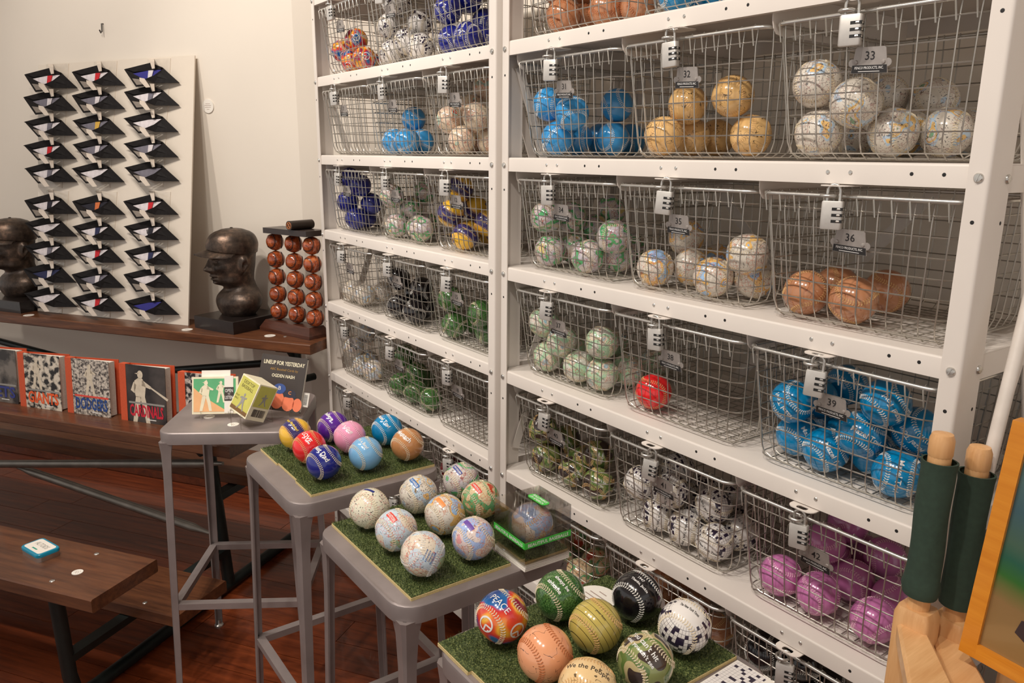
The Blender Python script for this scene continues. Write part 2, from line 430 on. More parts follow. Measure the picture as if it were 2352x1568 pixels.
PLM = Matrix.Translation((0.0, yf(.138)-0.0045, 0.138)) @ Matrix.Rotation(R_(96), 4, 'X') @ Matrix.Rotation(R_(-2.5), 4, 'Z')   # local z faces the room
def plate_meshes():
    b = MB(); b.prism([(-0.0275, -0.017), (0.0275, -0.017), (0.0255, -0.004), (0.0225, 0.016), (0.020, 0.018), (-0.020, 0.018), (-0.0225, 0.016), (-0.0255, -0.004)], -0.0006, 0.0006, PLM)
    for s in (-1, 1):
        b.lathe([(0.0001, 0.0006), (0.0032, 0.0006), (0.0026, 0.0022), (0.0001, 0.0026)], 10, PLM @ Matrix.Translation((s*0.0205, -0.002, 0)))
        b.lathe([(0.0001, -0.0006), (0.0055, -0.0006), (0.0055, 0.0003), (0.0001, 0.0003)], 12, PLM @ Matrix.Translation((s*0.0265, -0.003, 0)))
    st = MB().prism([(-0.0268, -0.0165), (0.0268, -0.0165), (0.0255, -0.006), (-0.0255, -0.006)], 0.0006, 0.0010, PLM)
    tx = MB(); flat_text(tx, 'PENCO PRODUCTS, INC.', 0.0042, PLM @ Matrix.Translation((0, -0.0098, 0.001)), 0.01, width=0.043, off=0.0002)
    tx.box(-0.016, 0.016, -0.0148, -0.0140, 0.001, 0.0012, PLM)
    return b.mesh('number_plate', 40), st.mesh('black_strip', 0), tx.mesh('maker_lettering', 0)
ME_PL, ME_ST, ME_PT = plate_meshes()
def lock_meshes():
    b = MB(); P_ = rrect(0.030, 0.0125, 0.003, 3)
    b.loft([[(x*k, y*k, z) for x, y in P_] for k, z in ((0.92, 0), (1, 0.0015), (1, 0.0395), (0.92, 0.041))])
    s = MB(); pts = [(-0.0088, 0, 0.036), (-0.0088, 0, 0.055)] + [(-0.0088*math.cos(a), 0, 0.055+0.0095*math.sin(a)) for a in [math.pi*i/8 for i in range(1, 8)]] + [(0.0088, 0, 0.055), (0.0088, 0, 0.036)]
    s.tube(pts, 0.0023, 8)
    d = MB(); w = MB()
    for k in range(3):
        z = 0.012+0.0088*k
        d.box(0.0005, 0.0153, -0.0066, 0.0066, z-0.0021, z+0.0021)
        w.lathe([(0.0001, z-0.0017), (0.0062, z-0.0017), (0.0068, z), (0.0062, z+0.0017), (0.0001, z+0.0017)], 10, Matrix.Translation((0.0098, -0.0006, 0)))
    return b.mesh('body', 40), s.mesh('shackle', 60), d.mesh('dial_slots', 0), w.mesh('dial_wheels', 0)
ME_LB, ME_LS, ME_LD, ME_LW = lock_meshes()
CONT = {4:'tie-dye peace sign baseballs',5:'crossword baseballs beside tie-dye ones',6:'navy blue lettered baseballs',7:None,8:'light blue baseballs',9:'red and cream map baseballs',
 10:'plain navy baseballs',11:'green and grey map baseballs',12:'yellow and navy baseballs',13:'three pale map baseballs',14:'plain black baseballs',15:'dark green baseballs',16:'blue and cream map baseballs',
 17:'grass green baseballs',18:None,19:None,20:None,21:'maroon baseballs',28:'copper brown baseballs',29:'teal baseballs',31:'sky blue baseballs',32:'golden signature baseballs',33:'pale city map baseballs',
 34:'dense green map baseballs',35:'cream and orange map baseballs',36:'four tan leather baseballs',37:'mint green map baseballs',38:'a single red baseball',39:'bright teal lettered baseballs',
 40:'camouflage baseballs',41:'black and white crossword baseballs',42:'pink baseballs',43:'red and green map baseballs',44:'orange brown baseballs',45:'black white-stitched baseballs'}
EMPTY = {7:', left of the light blue baseballs',18:', right of the grass green baseballs',19:', under the blue and cream map baseballs',20:', under the grass green baseballs',22:', on the lowest shelf beside the bleacher',23:', on the lowest shelf, second from the bleacher',24:', on the lowest shelf under the maroon baseballs',
 30:', above the pale city map baseballs',46:', lowest shelf under the red and green map baseballs',47:', lowest shelf under the orange brown baseballs',48:', lowest shelf under the white-stitched black baseballs'}
def basket(n):
    first = 1 if n <= 24 else 25
    row = ROWS[(n-first)//3]; i = (n-first) % 3
    cont = CONT.get(n)
    x = xcen(first, i) + random.uniform(-0.001, 0.001); z = ZS[row]
    o = Vector((x, random.uniform(-0.002, 0.000), z+0.0003))
    T = thing('wire_basket', ('wire locker basket number %d holding %s' % (n, cont)) if cont else 'empty wire basket number %d' % n + EMPTY.get(n, ''), 'basket', bz(R_(random.uniform(-0.25, 0.25)), o), 'numbered wire baskets on the shelving')
    mo('rim', ME_RIM, STEEL, T); mo('wire_mesh', ME_GRID, WIRE, T); mo('hasp_ring', ME_LOOP, STEEL, T)
    p = mo('number_plate', ME_PL, PLATE, T); mo('black_strip', ME_ST, INK, p); mo('maker_lettering', ME_PT, WHITEINK, p)
    t = MB(); flat_text(t, str(n), 0.0115, PLM @ Matrix.Translation((0, 0.0065, 0.0008)), 0.004, off=0.0002); t.obj('number', INK, p, 0)
    L = thing('combination_padlock', 'padlock on wire basket number %d %s' % (n, ('holding '+cont) if cont else EMPTY[n].strip(', ')), 'padlock',
              Matrix.Translation(o+Vector((-0.02, -0.0095, 0.156+random.uniform(-0.002, 0.002)))) @ Matrix.Rotation(R_(random.uniform(5, 26)), 4, 'Z') @ Matrix.Rotation(R_(random.uniform(-4, 5)), 4, 'Y'), 'combination padlocks on the baskets')
    mo('body', ME_LB, LOCKM, L); mo('shackle', ME_LS, STEEL, L); mo('dial_slots', ME_LD, DARK, L); mo('dial_wheels', ME_LW, STEEL, L)
for n in list(range(4, 25)) + list(range(28, 49)):
    basket(n)
# ------------------------------------------------------------------ baseballs
RB = 0.0367
def ball_mesh(n=48, m=24):
    vs = [(0, 0, RB)]; 
    for j in range(1, m):
        a = math.pi*j/m
        for i in range(n): vs.append((RB*math.sin(a)*math.cos(2*math.pi*i/n), RB*math.sin(a)*math.sin(2*math.pi*i/n), RB*math.cos(a)))
    vs.append((0, 0, -RB)); L = len(vs)-1; fs = []
    for i in range(n): fs.append((0, 1+i, 1+(i+1) % n)); fs.append((L, 1+(m-2)*n+(i+1) % n, 1+(m-2)*n+i))
    for j in range(m-2):
        for i in range(n): fs.append((1+j*n+i, 1+(j+1)*n+i, 1+(j+1)*n+(i+1) % n, 1+j*n+(i+1) % n))
    me = bpy.data.meshes.new('cover'); me.from_pydata(vs, [], fs)
    me.polygons.foreach_set('use_smooth', [True]*len(fs)); return me
def seam(t, A=0.44):
    th = math.pi/2-(math.pi/2-A)*math.cos(t); ph = t/2+A*math.sin(2*t)
    return Vector((math.sin(th)*math.cos(ph), math.sin(th)*math.sin(ph), math.cos(th)))
def stitch_mesh(N=104):
    b = MB(); acc = [0]; S = 2400; pts = [seam(4*math.pi*i/S) for i in range(S+1)]
    for i in range(S): acc.append(acc[-1]+(pts[i+1]-pts[i]).length)
    j = 0
    for k in range(N):
        s = acc[-1]*k/N
        while acc[j+1] < s: j += 1
        p = pts[j]; tg = (pts[(j+2) % S]-p).normalized(); sd = p.cross(tg).normalized()
        for sg in (-1, 1):
            a = (p + sd*sg*0.012 + tg*0.010).normalized(); c = (p + sd*sg*0.098 - tg*0.030).normalized()
            d = (c-a).normalized(); w = p.cross(d).normalized()*0.0009
            r0, r1 = RB-0.0004, RB+0.0006
            b.add([a*r0-w, a*r0+w, c*r0+w, c*r0-w, a*r1-w*0.6, a*r1+w*0.6, c*r1+w*0.6, c*r1-w*0.6], [(4,5,6,7),(0,1,5,4),(1,2,6,5),(2,3,7,6),(3,0,4,7)])
    return b.mesh('stitching', 0)
ME_BALL = ball_mesh(); ME_STITCH = stitch_mesh()
GL = dict(rough=0.16, coat=0.6)
def bplain(name, col, var=0.05): return plain('ball_'+name, col, 0.16, 0, 0.6, var, 60)
def bmap(name, base, patches, road, ink=0.55, pscale=30.0):
    t = NT('ball_'+name); c = t.rcoord()
    pn = t.noise(c, pscale, 1.5); stops = [(0.0, base)]+patches
    col = t.ramp(pn, stops, 'CONSTANT')
    pn2 = t.noise(t.vmath('ADD', c, (3.1, 1.7, 5.2)), pscale*1.6, 1.0)
    vo = t.n('ShaderNodeTexVoronoi', feature='DISTANCE_TO_EDGE'); t.put(vo.inputs['Vector'], c); vo.inputs['Scale'].default_value = 150
    rd = t.math('MULTIPLY', t.math('LESS_THAN', vo.outputs[0], 0.045), t.math('GREATER_THAN', pn2, 0.48))
    col = t.mix(t.math('MULTIPLY', rd, 0.75), col, road)
    tx = t.noise(t.vmath('MULTIPLY', c, (1.0, 0.28, 1.0)), 430, 1.0); t2 = t.noise(t.vmath('MULTIPLY', c, (0.3, 1.0, 1.0)), 400, 1.0)
    gate = t.math('GREATER_THAN', t.noise(c, 75, 1), 0.5)
    m1 = t.math('MULTIPLY', t.math('GREATER_THAN', tx, 0.64), gate); m2 = t.math('MULTIPLY', t.math('GREATER_THAN', t2, 0.65), t.math('SUBTRACT', 1.0, gate))
    col = t.mix(t.math('MULTIPLY', t.math('MAXIMUM', m1, m2), ink), col, (0.03, 0.025, 0.03))
    return t.fin(col, 0.16, 0, 0.6)
CREAM = srgb(222, 213, 199)
def bcross():
    t = NT('ball_crossword'); c = t.coord(); sp = t.n('ShaderNodeSeparateXYZ'); t.put(sp.inputs[0], c)
    ph = t.math('ARCTAN2', sp.outputs[1], sp.outputs[0]); th = t.math('ARCSINE', t.math('MULTIPLY', sp.outputs[2], 1/RB*0.9999))
    gu = t.math('MULTIPLY', ph, 40/(2*math.pi)); gv = t.math('MULTIPLY', th, 40/(2*math.pi))
    cb = t.n('ShaderNodeCombineXYZ'); t.put(cb.inputs[0], t.math('FLOOR', gu)); t.put(cb.inputs[1], t.math('FLOOR', gv)); t.put(cb.inputs[2], t.math('MULTIPLY', t.rnd(), 37))
    wn = t.n('ShaderNodeTexWhiteNoise', noise_dimensions='3D'); t.put(wn.inputs[0], cb.outputs[0])
    blk = t.math('GREATER_THAN', wn.outputs[0], 0.76)
    ln = t.math('MAXIMUM', t.math('LESS_THAN', t.math('FRACT', gu), 0.11), t.math('LESS_THAN', t.math('FRACT', gv), 0.11))
    ink = t.math('MAXIMUM', blk, t.math('MULTIPLY', ln, 0.8))
    free = t.math('LESS_THAN', sp.outputs[2], RB*0.80)
    return t.fin(t.mix(t.math('MULTIPLY', ink, free), srgb(234, 228, 222), (0.03, 0.02, 0.045)), 0.16, 0, 0.6)
def bramp(name, stops, scale, interp='CONSTANT', detail=2.0, warp=None):
    t = NT('ball_'+name); c = t.rcoord(); return t.fin(t.ramp(t.noise(c, scale, detail), stops, interp), 0.16, 0, 0.6)
def bscribble(name, base, base2, ink, scale=55, wth=0.011):
    t = NT('ball_'+name); c = t.rcoord(); v = t.vmath('MULTIPLY', c, (1.0, 0.45, 1.0)); nz = t.noise(v, scale*1.6, 1.5)
    ln = t.math('LESS_THAN', t.math('ABSOLUTE', t.math('SUBTRACT', nz, 0.5)), wth); gate = t.math('GREATER_THAN', t.noise(c, 60, 1), 0.47)
    bs = t.ramp(t.noise(c, 25, 3), [(0.3, base), (0.7, base2)])
    return t.fin(t.mix(t.math('MULTIPLY', t.math('MULTIPLY', ln, gate), 0.85), bs, ink), 0.16, 0, 0.6)
def bsplit(name, a, b_):             # two-colour cover, parted by the seams' lobes
    t = NT('ball_'+name); c = t.coord(); sp = t.n('ShaderNodeSeparateXYZ'); t.put(sp.inputs[0], c)
    x, y, z = sp.outputs
    k = t.math('SUBTRACT', t.math('MULTIPLY', t.math('ABSOLUTE', x), 1.0), RB*0.44)
    low = t.math('LESS_THAN', z, -0.0001)
    k2 = t.math('SUBTRACT', RB*0.44, t.math('ABSOLUTE', y))
    m = t.mix(low, t.n('ShaderNodeCombineXYZ', i_0=t.math('GREATER_THAN', k, 0.0)).outputs[0], t.n('ShaderNodeCombineXYZ', i_0=t.math('GREATER_THAN', k2, 0.0)).outputs[0])
    s2 = t.n('ShaderNodeSeparateColor'); t.put(s2.inputs[0], m)
    return t.fin(t.mix(s2.outputs[0], b_, a), 0.16, 0, 0.6)
def bstripe():
    t = NT('ball_pinstripe'); c = t.coord(); sp = t.n('ShaderNodeSeparateXYZ'); t.put(sp.inputs[0], c)
    fr = t.math('FRACT', t.math('MULTIPLY', sp.outputs[0], 125)); ln = t.math('LESS_THAN', fr, 0.09)
    return t.fin(t.mix(ln, srgb(196, 176, 92), srgb(84, 72, 36)), 0.16, 0, 0.6)
BM = dict(
 blue=bplain('sky_blue', srgb(58, 152, 214)), teal=bplain('teal', srgb(4, 132, 186)), navy=bplain('navy', srgb(30, 32, 82)), red=bplain('red', srgb(232, 36, 40)),
 pink=bplain('dusty_pink', srgb(206, 122, 178)), black=bplain('black', srgb(22, 18, 22)), tan=bscribble('tan', srgb(176, 118, 82), srgb(192, 134, 96), srgb(150, 80, 44), 30, 0.01),
 copper=bscribble('copper', srgb(168, 106, 72), srgb(184, 120, 84), srgb(120, 58, 34), 30, 0.012), sig=bscribble('golden_signature', srgb(222, 176, 112), srgb(236, 194, 132), srgb(52, 36, 26)),
 cream=bscribble('cream_signature', srgb(232, 196, 140), srgb(240, 208, 156), srgb(60, 44, 30), 40, 0.006), coral=bscribble('coral_signature', srgb(232, 156, 112), srgb(240, 170, 126), srgb(70, 40, 40), 40, 0.006),
 city=bmap('city_map', CREAM, [(0.58, srgb(186, 206, 222)), (0.63, srgb(232, 190, 120)), (0.68, CREAM), (0.73, srgb(120, 170, 130))], srgb(176, 140, 130), 0.75),
 dense=bmap('dense_map', srgb(214, 204, 196), [(0.44, srgb(198, 190, 196)), (0.52, srgb(92, 178, 116)), (0.60, srgb(206, 196, 190)), (0.68, srgb(226, 206, 130))], srgb(178, 84, 78), 0.6, 34),
 orange=bmap('orange_map', CREAM, [(0.56, srgb(236, 190, 116)), (0.63, srgb(160, 192, 226)), (0.72, srgb(150, 176, 214))], srgb(196, 116, 90)),
 mint=bmap('mint_map', srgb(222, 218, 204), [(0.46, srgb(178, 214, 176)), (0.58, srgb(226, 212, 192)), (0.66, srgb(170, 208, 220))], srgb(206, 130, 110), 0.5),
 redmap=bmap('red_map', srgb(224, 206, 182), [(0.54, srgb(226, 190, 160)), (0.62, srgb(170, 204, 190)), (0.70, srgb(206, 70, 60))], srgb(196, 84, 70)),
 redgreen=bmap('red_green_map', srgb(222, 200, 160), [(0.46, srgb(112, 176, 118)), (0.56, srgb(224, 196, 150)), (0.64, srgb(206, 76, 50))], srgb(206, 90, 50)),
 bluemap=bmap('blue_map', CREAM, [(0.50, srgb(206, 220, 232)), (0.60, srgb(232, 208, 160)), (0.68, srgb(152, 186, 220))], srgb(186, 120, 120)),
 boston=bmap('harbour_map', srgb(230, 216, 196), [(0.47, srgb(206, 220, 230)), (0.66, srgb(176, 202, 164))], srgb(214, 110, 90), 0.5, 22),
 lilac=bmap('lilac_map', srgb(230, 212, 204), [(0.47, srgb(170, 190, 232)), (0.60, srgb(226, 206, 204)), (0.66, srgb(226, 160, 160))], srgb(220, 140, 110), 0.5, 24),
 text=bmap('lettered_map', srgb(234, 228, 204), [(0.70, srgb(226, 206, 206))], srgb(216, 130, 130), 0.9, 40),
 cross=bcross(), camo=bramp('camouflage', [(0, srgb(70, 56, 48)), (0.40, srgb(142, 150, 92)), (0.50, srgb(96, 122, 62)), (0.58, srgb(190, 174, 128)), (0.66, srgb(62, 50, 48))], 32, detail=0.6),
 dcamo=bramp('dark_camouflage', [(0, srgb(44, 36, 26)), (0.40, srgb(96, 96, 50)), (0.52, srgb(62, 78, 38)), (0.62, srgb(128, 112, 66))], 40, detail=1),
 grass=bramp('grass', [(0.3, srgb(34, 58, 26)), (0.5, srgb(60, 104, 50)), (0.7, srgb(110, 150, 84))], 480, 'LINEAR', 4),
 dgreen=bramp('dark_green', [(0.3, srgb(30, 46, 24)), (0.5, srgb(62, 92, 46)), (0.7, srgb(104, 130, 76))], 90, 'LINEAR', 4),
 peace=bramp('tie_dye', [(0.30, srgb(20, 60, 130)), (0.42, srgb(20, 104, 170)), (0.47, srgb(206, 40, 50)), (0.53, srgb(232, 88, 40)), (0.58, srgb(244, 186, 60)), (0.64, srgb(150, 30, 60))], 24, 'LINEAR', 1),
 peaced=bramp('dark_tie_dye', [(0.30, srgb(20, 44, 96)), (0.44, srgb(24, 80, 130)), (0.49, srgb(110, 24, 34)), (0.55, srgb(84, 22, 30)), (0.60, srgb(206, 110, 60)), (0.68, srgb(40, 24, 40))], 24, 'LINEAR', 1),
 yn=bsplit('yellow_navy', srgb(240, 190, 60), srgb(62, 54, 110)), maroon=bplain('maroon', srgb(104, 24, 32)), purple=bplain('purple', srgb(92, 36, 150)), rose=bplain('light_pink', srgb(244, 160, 192)),
 sky=bplain('pale_blue', srgb(128, 184, 226)), royal=bplain('royal_blue', srgb(28, 36, 130)), kraft=bplain('kraft_tan', srgb(196, 136, 86), 0.1), pin=bstripe())
THR = {k: plain('thread_'+k, c, 0.6) for k, c in dict(white=srgb(226, 222, 214), cream=srgb(222, 206, 176), gold=srgb(214, 172, 116), red=srgb(214, 90, 70), pink=srgb(236, 190, 206), tan=srgb(186, 110, 64), navy=srgb(60, 56, 96)).items()}
def orient(pos, px, py, ang):          # pole towards the viewer with image offsets (px right, py up); lettering runs at ang in the image
    tw = (CAM-Vector(pos)).normalized(); rt = UP.cross(tw).normalized(); up = tw.cross(rt)
    p = (rt*px + up*py + tw*math.sqrt(max(0.05, 1-px*px-py*py))).normalized()
    ex = (rt*math.cos(ang)+up*math.sin(ang)); ex = (ex-p*ex.dot(p)).normalized(); ey = p.cross(ex)
    # local +x (across the seam gap) = -ey ... lettering runs along local +y
    return Matrix(((-ey.x, ex.x, p.x), (-ey.y, ex.y, p.y), (-ey.z, ex.z, p.z))).to_4x4()
def rrot():
    q = Quaternion((random.gauss(0, 1), random.gauss(0, 1), random.gauss(0, 1), random.gauss(0, 1))); q.normalize(); return q.to_matrix().to_4x4()
def baseball(pos, mk, thr, label, group, rot, scale=1.0):
    T = thing('baseball', label, 'baseball', Matrix.Translation(Vector(pos)) @ rot @ Matrix.Scale(scale, 4), group)
    c = mo('cover', ME_BALL, BM[mk], T); objmat(c, BM[mk])
    s = mo('stitching', ME_STITCH, THR[thr], T); objmat(s, THR[thr])
    return T
TXR = Matrix.Rotation(R_(90), 4, 'Z')     # lettering meshes are written along x, the seam gap runs along y
def letter_mesh(name, fn):
    b = MB(); fn(b); b.v = [tuple(TXR @ Vector(v)) for v in b.v]; return b.mesh(name, 0)
BASK = {4:('peace','white'),5:('cross','cream'),6:('royal','white'),8:('blue','white'),9:('redmap','cream'),10:('royal','navy'),11:('dense','cream'),12:('yn','gold'),13:('city','cream'),14:('black','white'),
 15:('grass','cream'),16:('bluemap','cream'),17:('grass','cream'),21:('maroon','white'),28:('tan','tan'),29:('teal','white'),31:('blue','white'),32:('sig','gold'),33:('city','cream'),34:('dense','cream'),
 35:('orange','cream'),36:('tan','gold'),37:('mint','cream'),38:('red','gold'),39:('teal','white'),40:('camo','gold'),41:('cross','cream'),42:('pink','pink'),43:('redgreen','cream'),44:('tan','gold'),45:('black','white')}
BLAB = {4:'tie-dye baseball with white peace sign',5:'white baseball with black crossword grid',6:'glossy navy baseball with white Dad lettering',8:'glossy light blue baseball',9:'cream baseball printed with red street map',10:'plain glossy navy baseball',
 11:'grey and green map print baseball',12:'yellow and navy two-tone baseball',13:'pale city map baseball',14:'glossy black baseball with white stitching',15:'mottled green baseball',16:'blue and cream map print baseball',17:'glossy grass green baseball',
 21:'glossy maroon baseball',28:'copper brown leather look baseball',29:'glossy teal baseball',31:'glossy sky blue baseball',32:'golden baseball covered in black signatures',33:'large pale city map baseball',34:'densely printed green and red map baseball',
 35:'cream, orange and blue map baseball',36:'tan leather look baseball',37:'mint green map print baseball',38:'glossy bright red baseball',39:'bright teal baseball with white lettering',40:'camouflage baseball',41:'black and white crossword baseball',
 42:'glossy pink baseball',43:'red and green map print baseball',44:'orange brown baseball',45:'black baseball with bold white stitching'}
def peace_strokes(b, cx, cy, r=0.0105, w=0.0024):
    pts = [(cx+r*math.cos(2*math.pi*i/24), cy+r*math.sin(2*math.pi*i/24)) for i in range(25)]
    ball_stroke(b, pts, w, RB); ball_stroke(b, [(cx, cy+r), (cx, cy-r)], w, RB)
    for s in (-1, 1): ball_stroke(b, [(cx, cy), (cx+s*r*0.7, cy-r*0.7)], w, RB)
BLET = {6: letter_mesh('lettering', lambda b: ball_text(b, 'Best Dad', 0.0085, 0, 0, RB)), 39: letter_mesh('lettering', lambda b: ball_text(b, 'Mazel Tov!', 0.009, 0, 0, RB)),
 4: letter_mesh('peace_sign', lambda b: peace_strokes(b, 0, 0)), 41: letter_mesh('lettering', lambda b: ball_text(b, 'The New York Times', 0.0048, 0, 0, RB, bold=0.01)),
 12: letter_mesh('lettering', lambda b: ball_text(b, 'Happy Birthday!', 0.0065, 0, 0, RB)), 40: letter_mesh('lettering', lambda b: (ball_text(b, "can't hit", 0.006, 0, 0.004, RB), ball_text(b, "can't see", 0.005, 0, -0.005, RB)))}
BLET[5] = BLET[41]
BLETM = {4: WHITEINK, 5: INK, 6: WHITEINK, 39: WHITEINK, 41: INK, 12: THR['gold'], 40: WHITEINK}
BALLS={31:[(0.0679,0.0609,1.5530),(0.1463,0.0628,1.5313),(0.1498,0.1899,1.5531),(0.0929,0.0674,1.4803),(0.0744,0.2130,1.4803),(0.1518,0.1799,1.4803),(0.1055,0.2802,1.4803),(0.0744,0.1390,1.4803)],
32:[(0.4323,0.1097,1.5386),(0.5473,0.0983,1.5474),(0.4153,0.0674,1.4803),(0.4104,0.2237,1.4803),(0.5706,0.1270,1.4803),(0.4104,0.1497,1.4803)],
33:[(0.7398,0.0608,1.5538),(0.8069,0.0636,1.5228),(0.7464,0.0682,1.4803),(0.8420,0.1130,1.4803),(0.8966,0.1629,1.4803),(0.8323,0.2427,1.5313),(0.7464,0.1774,1.4803),(0.8922,0.2517,1.4803),(0.7603,0.2232,1.5402),(0.8260,0.1853,1.4803)],
28:[(0.1031,0.0674,1.7327),(0.0806,0.1379,1.7327),(0.2173,0.0880,1.7327),(0.0686,0.0807,1.7968),(0.0680,0.1544,1.8037),(0.2876,0.1112,1.7327)],
29:[(0.4307,0.0674,1.7327),(0.4322,0.1621,1.7327),(0.4199,0.1149,1.7884)],
34:[(0.0676,0.0606,1.3035),(0.0678,0.1345,1.3011),(0.0706,0.2023,1.2696),(0.2642,0.0887,1.2748),(0.0744,0.0674,1.2277),(0.0746,0.1414,1.2277),(0.2080,0.0674,1.2277),(0.2334,0.1369,1.2277),(0.0666,0.2609,1.3146),(0.1114,0.2883,1.2277)],
35:[(0.4104,0.0674,1.2277),(0.4478,0.1312,1.2277),(0.5569,0.0674,1.2277),(0.6280,0.0691,1.2766),(0.4055,0.1578,1.2823),(0.4105,0.2521,1.2277),(0.6080,0.1209,1.2277)],
36:[(0.7519,0.0674,1.2277),(0.8355,0.0674,1.2277),(0.7464,0.1619,1.2277),(0.8185,0.1913,1.2277)],
37:[(0.0669,0.0599,1.0569),(0.1315,0.0632,1.0209),(0.0744,0.0674,0.9740),(0.1886,0.0674,0.9740),(0.2700,0.0608,1.0476),(0.2664,0.0674,0.9740),(0.0925,0.1736,0.9740),(0.2714,0.1412,0.9740),(0.2540,0.2488,0.9740),(0.0745,0.2883,0.9740)],
38:[(0.4238,0.0674,0.9740)],
39:[(0.7505,0.0613,1.0413),(0.8163,0.0674,0.9740),(0.8744,0.0633,1.0196),(0.9117,0.0576,1.0833),(0.9341,0.1140,1.0342),(0.9374,0.0674,0.9740),(0.7465,0.1998,0.9740),(0.7415,0.1446,1.0289),(0.8669,0.1213,0.9740),(0.7843,0.2883,0.9740),(0.7531,0.2158,1.0459),(0.8583,0.2883,0.9740),(0.7464,0.0918,0.9740),(0.9317,0.1571,0.9740),(0.7971,0.1457,0.9740)],
40:[(0.0745,0.0674,0.7159),(0.1813,0.0674,0.7159),(0.2246,0.1042,0.7634),(0.2678,0.0674,0.7159),(0.0714,0.1334,0.7491),(0.0678,0.0608,0.7893),(0.1372,0.1268,0.7159)],
41:[(0.4056,0.0626,0.7688),(0.4906,0.0615,0.7817),(0.5311,0.0674,0.7159),(0.5681,0.1027,0.7695),(0.6051,0.0674,0.7159),(0.4104,0.1248,0.7159),(0.4053,0.1769,0.7721),(0.6088,0.1413,0.7159),(0.4248,0.2482,0.7159),(0.5006,0.2725,0.7159),(0.4571,0.0674,0.7159),(0.5080,0.1377,0.7159)],
42:[(0.7552,0.0674,0.7159),(0.8298,0.0692,0.7159),(0.8391,0.1589,0.7159),(0.9283,0.0719,0.7159),(0.7785,0.2310,0.7795),(0.7870,0.1439,0.7696),(0.8551,0.2272,0.7463),(0.9130,0.1630,0.7159),(0.7737,0.1935,0.7159),(0.7981,0.2634,0.7159)],
43:[(0.0774,0.1815,0.4622),(0.1925,0.1392,0.4622),(0.2107,0.0674,0.4622),(0.1367,0.0674,0.4622),(0.0745,0.1076,0.4622)],
44:[(0.4104,0.0674,0.4622),(0.4762,0.1075,0.4622),(0.5553,0.1561,0.4622),(0.4104,0.1414,0.4622),(0.4698,0.1855,0.4622),(0.4105,0.2299,0.4622),(0.4104,0.1240,0.5365)],
45:[(0.7380,0.0668,0.5551),(0.7464,0.1371,0.4622),(0.7783,0.1281,0.5318),(0.7988,0.1894,0.4622)],
4:[(-1.0369,0.0641,1.7694),(-0.9269,0.0622,1.7906),(-0.9727,0.0675,1.7327),(-0.8811,0.0674,1.7327),(-0.9882,0.1398,1.7327)],
5:[(-0.6946,0.0674,1.7327),(-0.6096,0.1170,1.8100),(-0.5226,0.0674,1.7327),(-0.6946,0.1414,1.7327),(-0.5967,0.0654,1.7544),(-0.7013,0.0664,1.8071),(-0.7070,0.1049,1.8706),(-0.6522,0.0554,1.8656)],
6:[(-0.3556,0.0675,1.7327),(-0.2816,0.0674,1.7327),(-0.3186,0.1315,1.7327),(-0.3622,0.0608,1.8061),(-0.3654,0.1256,1.8417),(-0.3573,0.1729,1.7853)],
8:[(-0.6938,0.0674,1.4803),(-0.6115,0.0674,1.4803),(-0.6438,0.1340,1.4803),(-0.6837,0.1299,1.5461)],
9:[(-0.3603,0.0627,1.5324),(-0.3631,0.1295,1.5641),(-0.3080,0.0674,1.4803),(-0.3556,0.1296,1.4803),(-0.3650,0.1809,1.6202),(-0.2596,0.0816,1.5388),(-0.2819,0.1367,1.4803)],
10:[(-1.0453,0.0770,1.3599),(-0.9715,0.0794,1.3383),(-1.0385,0.0625,1.2820),(-0.9782,0.1218,1.2768),(-0.9883,0.0674,1.2277),(-1.0336,0.1259,1.2277)],
11:[(-0.7025,0.0595,1.3158),(-0.6990,0.1224,1.2770),(-0.6944,0.1774,1.2277),(-0.6909,0.0674,1.2277),(-0.7035,0.1774,1.3263),(-0.6033,0.0955,1.2277),(-0.5349,0.0674,1.2277)],
12:[(-0.3608,0.0622,1.2851),(-0.3627,0.0952,1.3513),(-0.3617,0.1432,1.2950),(-0.2901,0.1365,1.2609),(-0.2973,0.0674,1.2277),(-0.3556,0.1130,1.2277),(-0.3556,0.1870,1.2277)],
13:[(-1.0336,0.0674,0.9740),(-0.9420,0.0674,0.9740),(-0.9560,0.1401,0.9740)],
14:[(-0.6946,0.0674,0.9740),(-0.6039,0.1013,1.0387),(-0.6327,0.1260,0.9740),(-0.5875,0.0674,0.9740),(-0.7022,0.0751,1.0589),(-0.6977,0.1326,1.0088)],
15:[(-0.3622,0.0608,1.0474),(-0.3556,0.0674,0.9740),(-0.3555,0.1414,0.9740),(-0.2099,0.0622,1.0317),(-0.2350,0.1011,0.9740)],
16:[(-1.0383,0.0627,0.7685),(-1.0335,0.1146,0.7159),(-0.9764,0.0674,0.7159),(-0.8941,0.0674,0.7159),(-1.0424,0.1210,0.8139)],
17:[(-0.6945,0.1570,0.7159),(-0.4982,0.0674,0.7159),(-0.6452,0.1009,0.7596),(-0.5959,0.0674,0.7159),(-0.6946,0.0674,0.7159),(-0.7025,0.0901,0.8063)],
21:[(-0.3624,0.0606,0.5379),(-0.3556,0.0674,0.4622),(-0.3556,0.1414,0.4622)]}
for n, L in BALLS.items():
    mk, th = BASK[n]
    for k, p in enumerate(L):
        p = (p[0], p[1], p[2]+0.0026)
        if n in BLET: rot = orient(p, random.uniform(-.55, .55), random.uniform(-.55, .6), R_(random.choice((-60, -100, 120, -30))))
        elif n in (31, 8, 39, 6): rot = rrot()
        else: rot = rrot()
        o = baseball(p, mk, th, BLAB[n] + ' in wire basket number %d' % n, 'baseballs in basket number %d' % n, rot)
        if n in BLET:
            q = mo('peace_sign' if n == 4 else 'lettering', BLET[n], BLETM[n], o); objmat(q, BLETM[n])
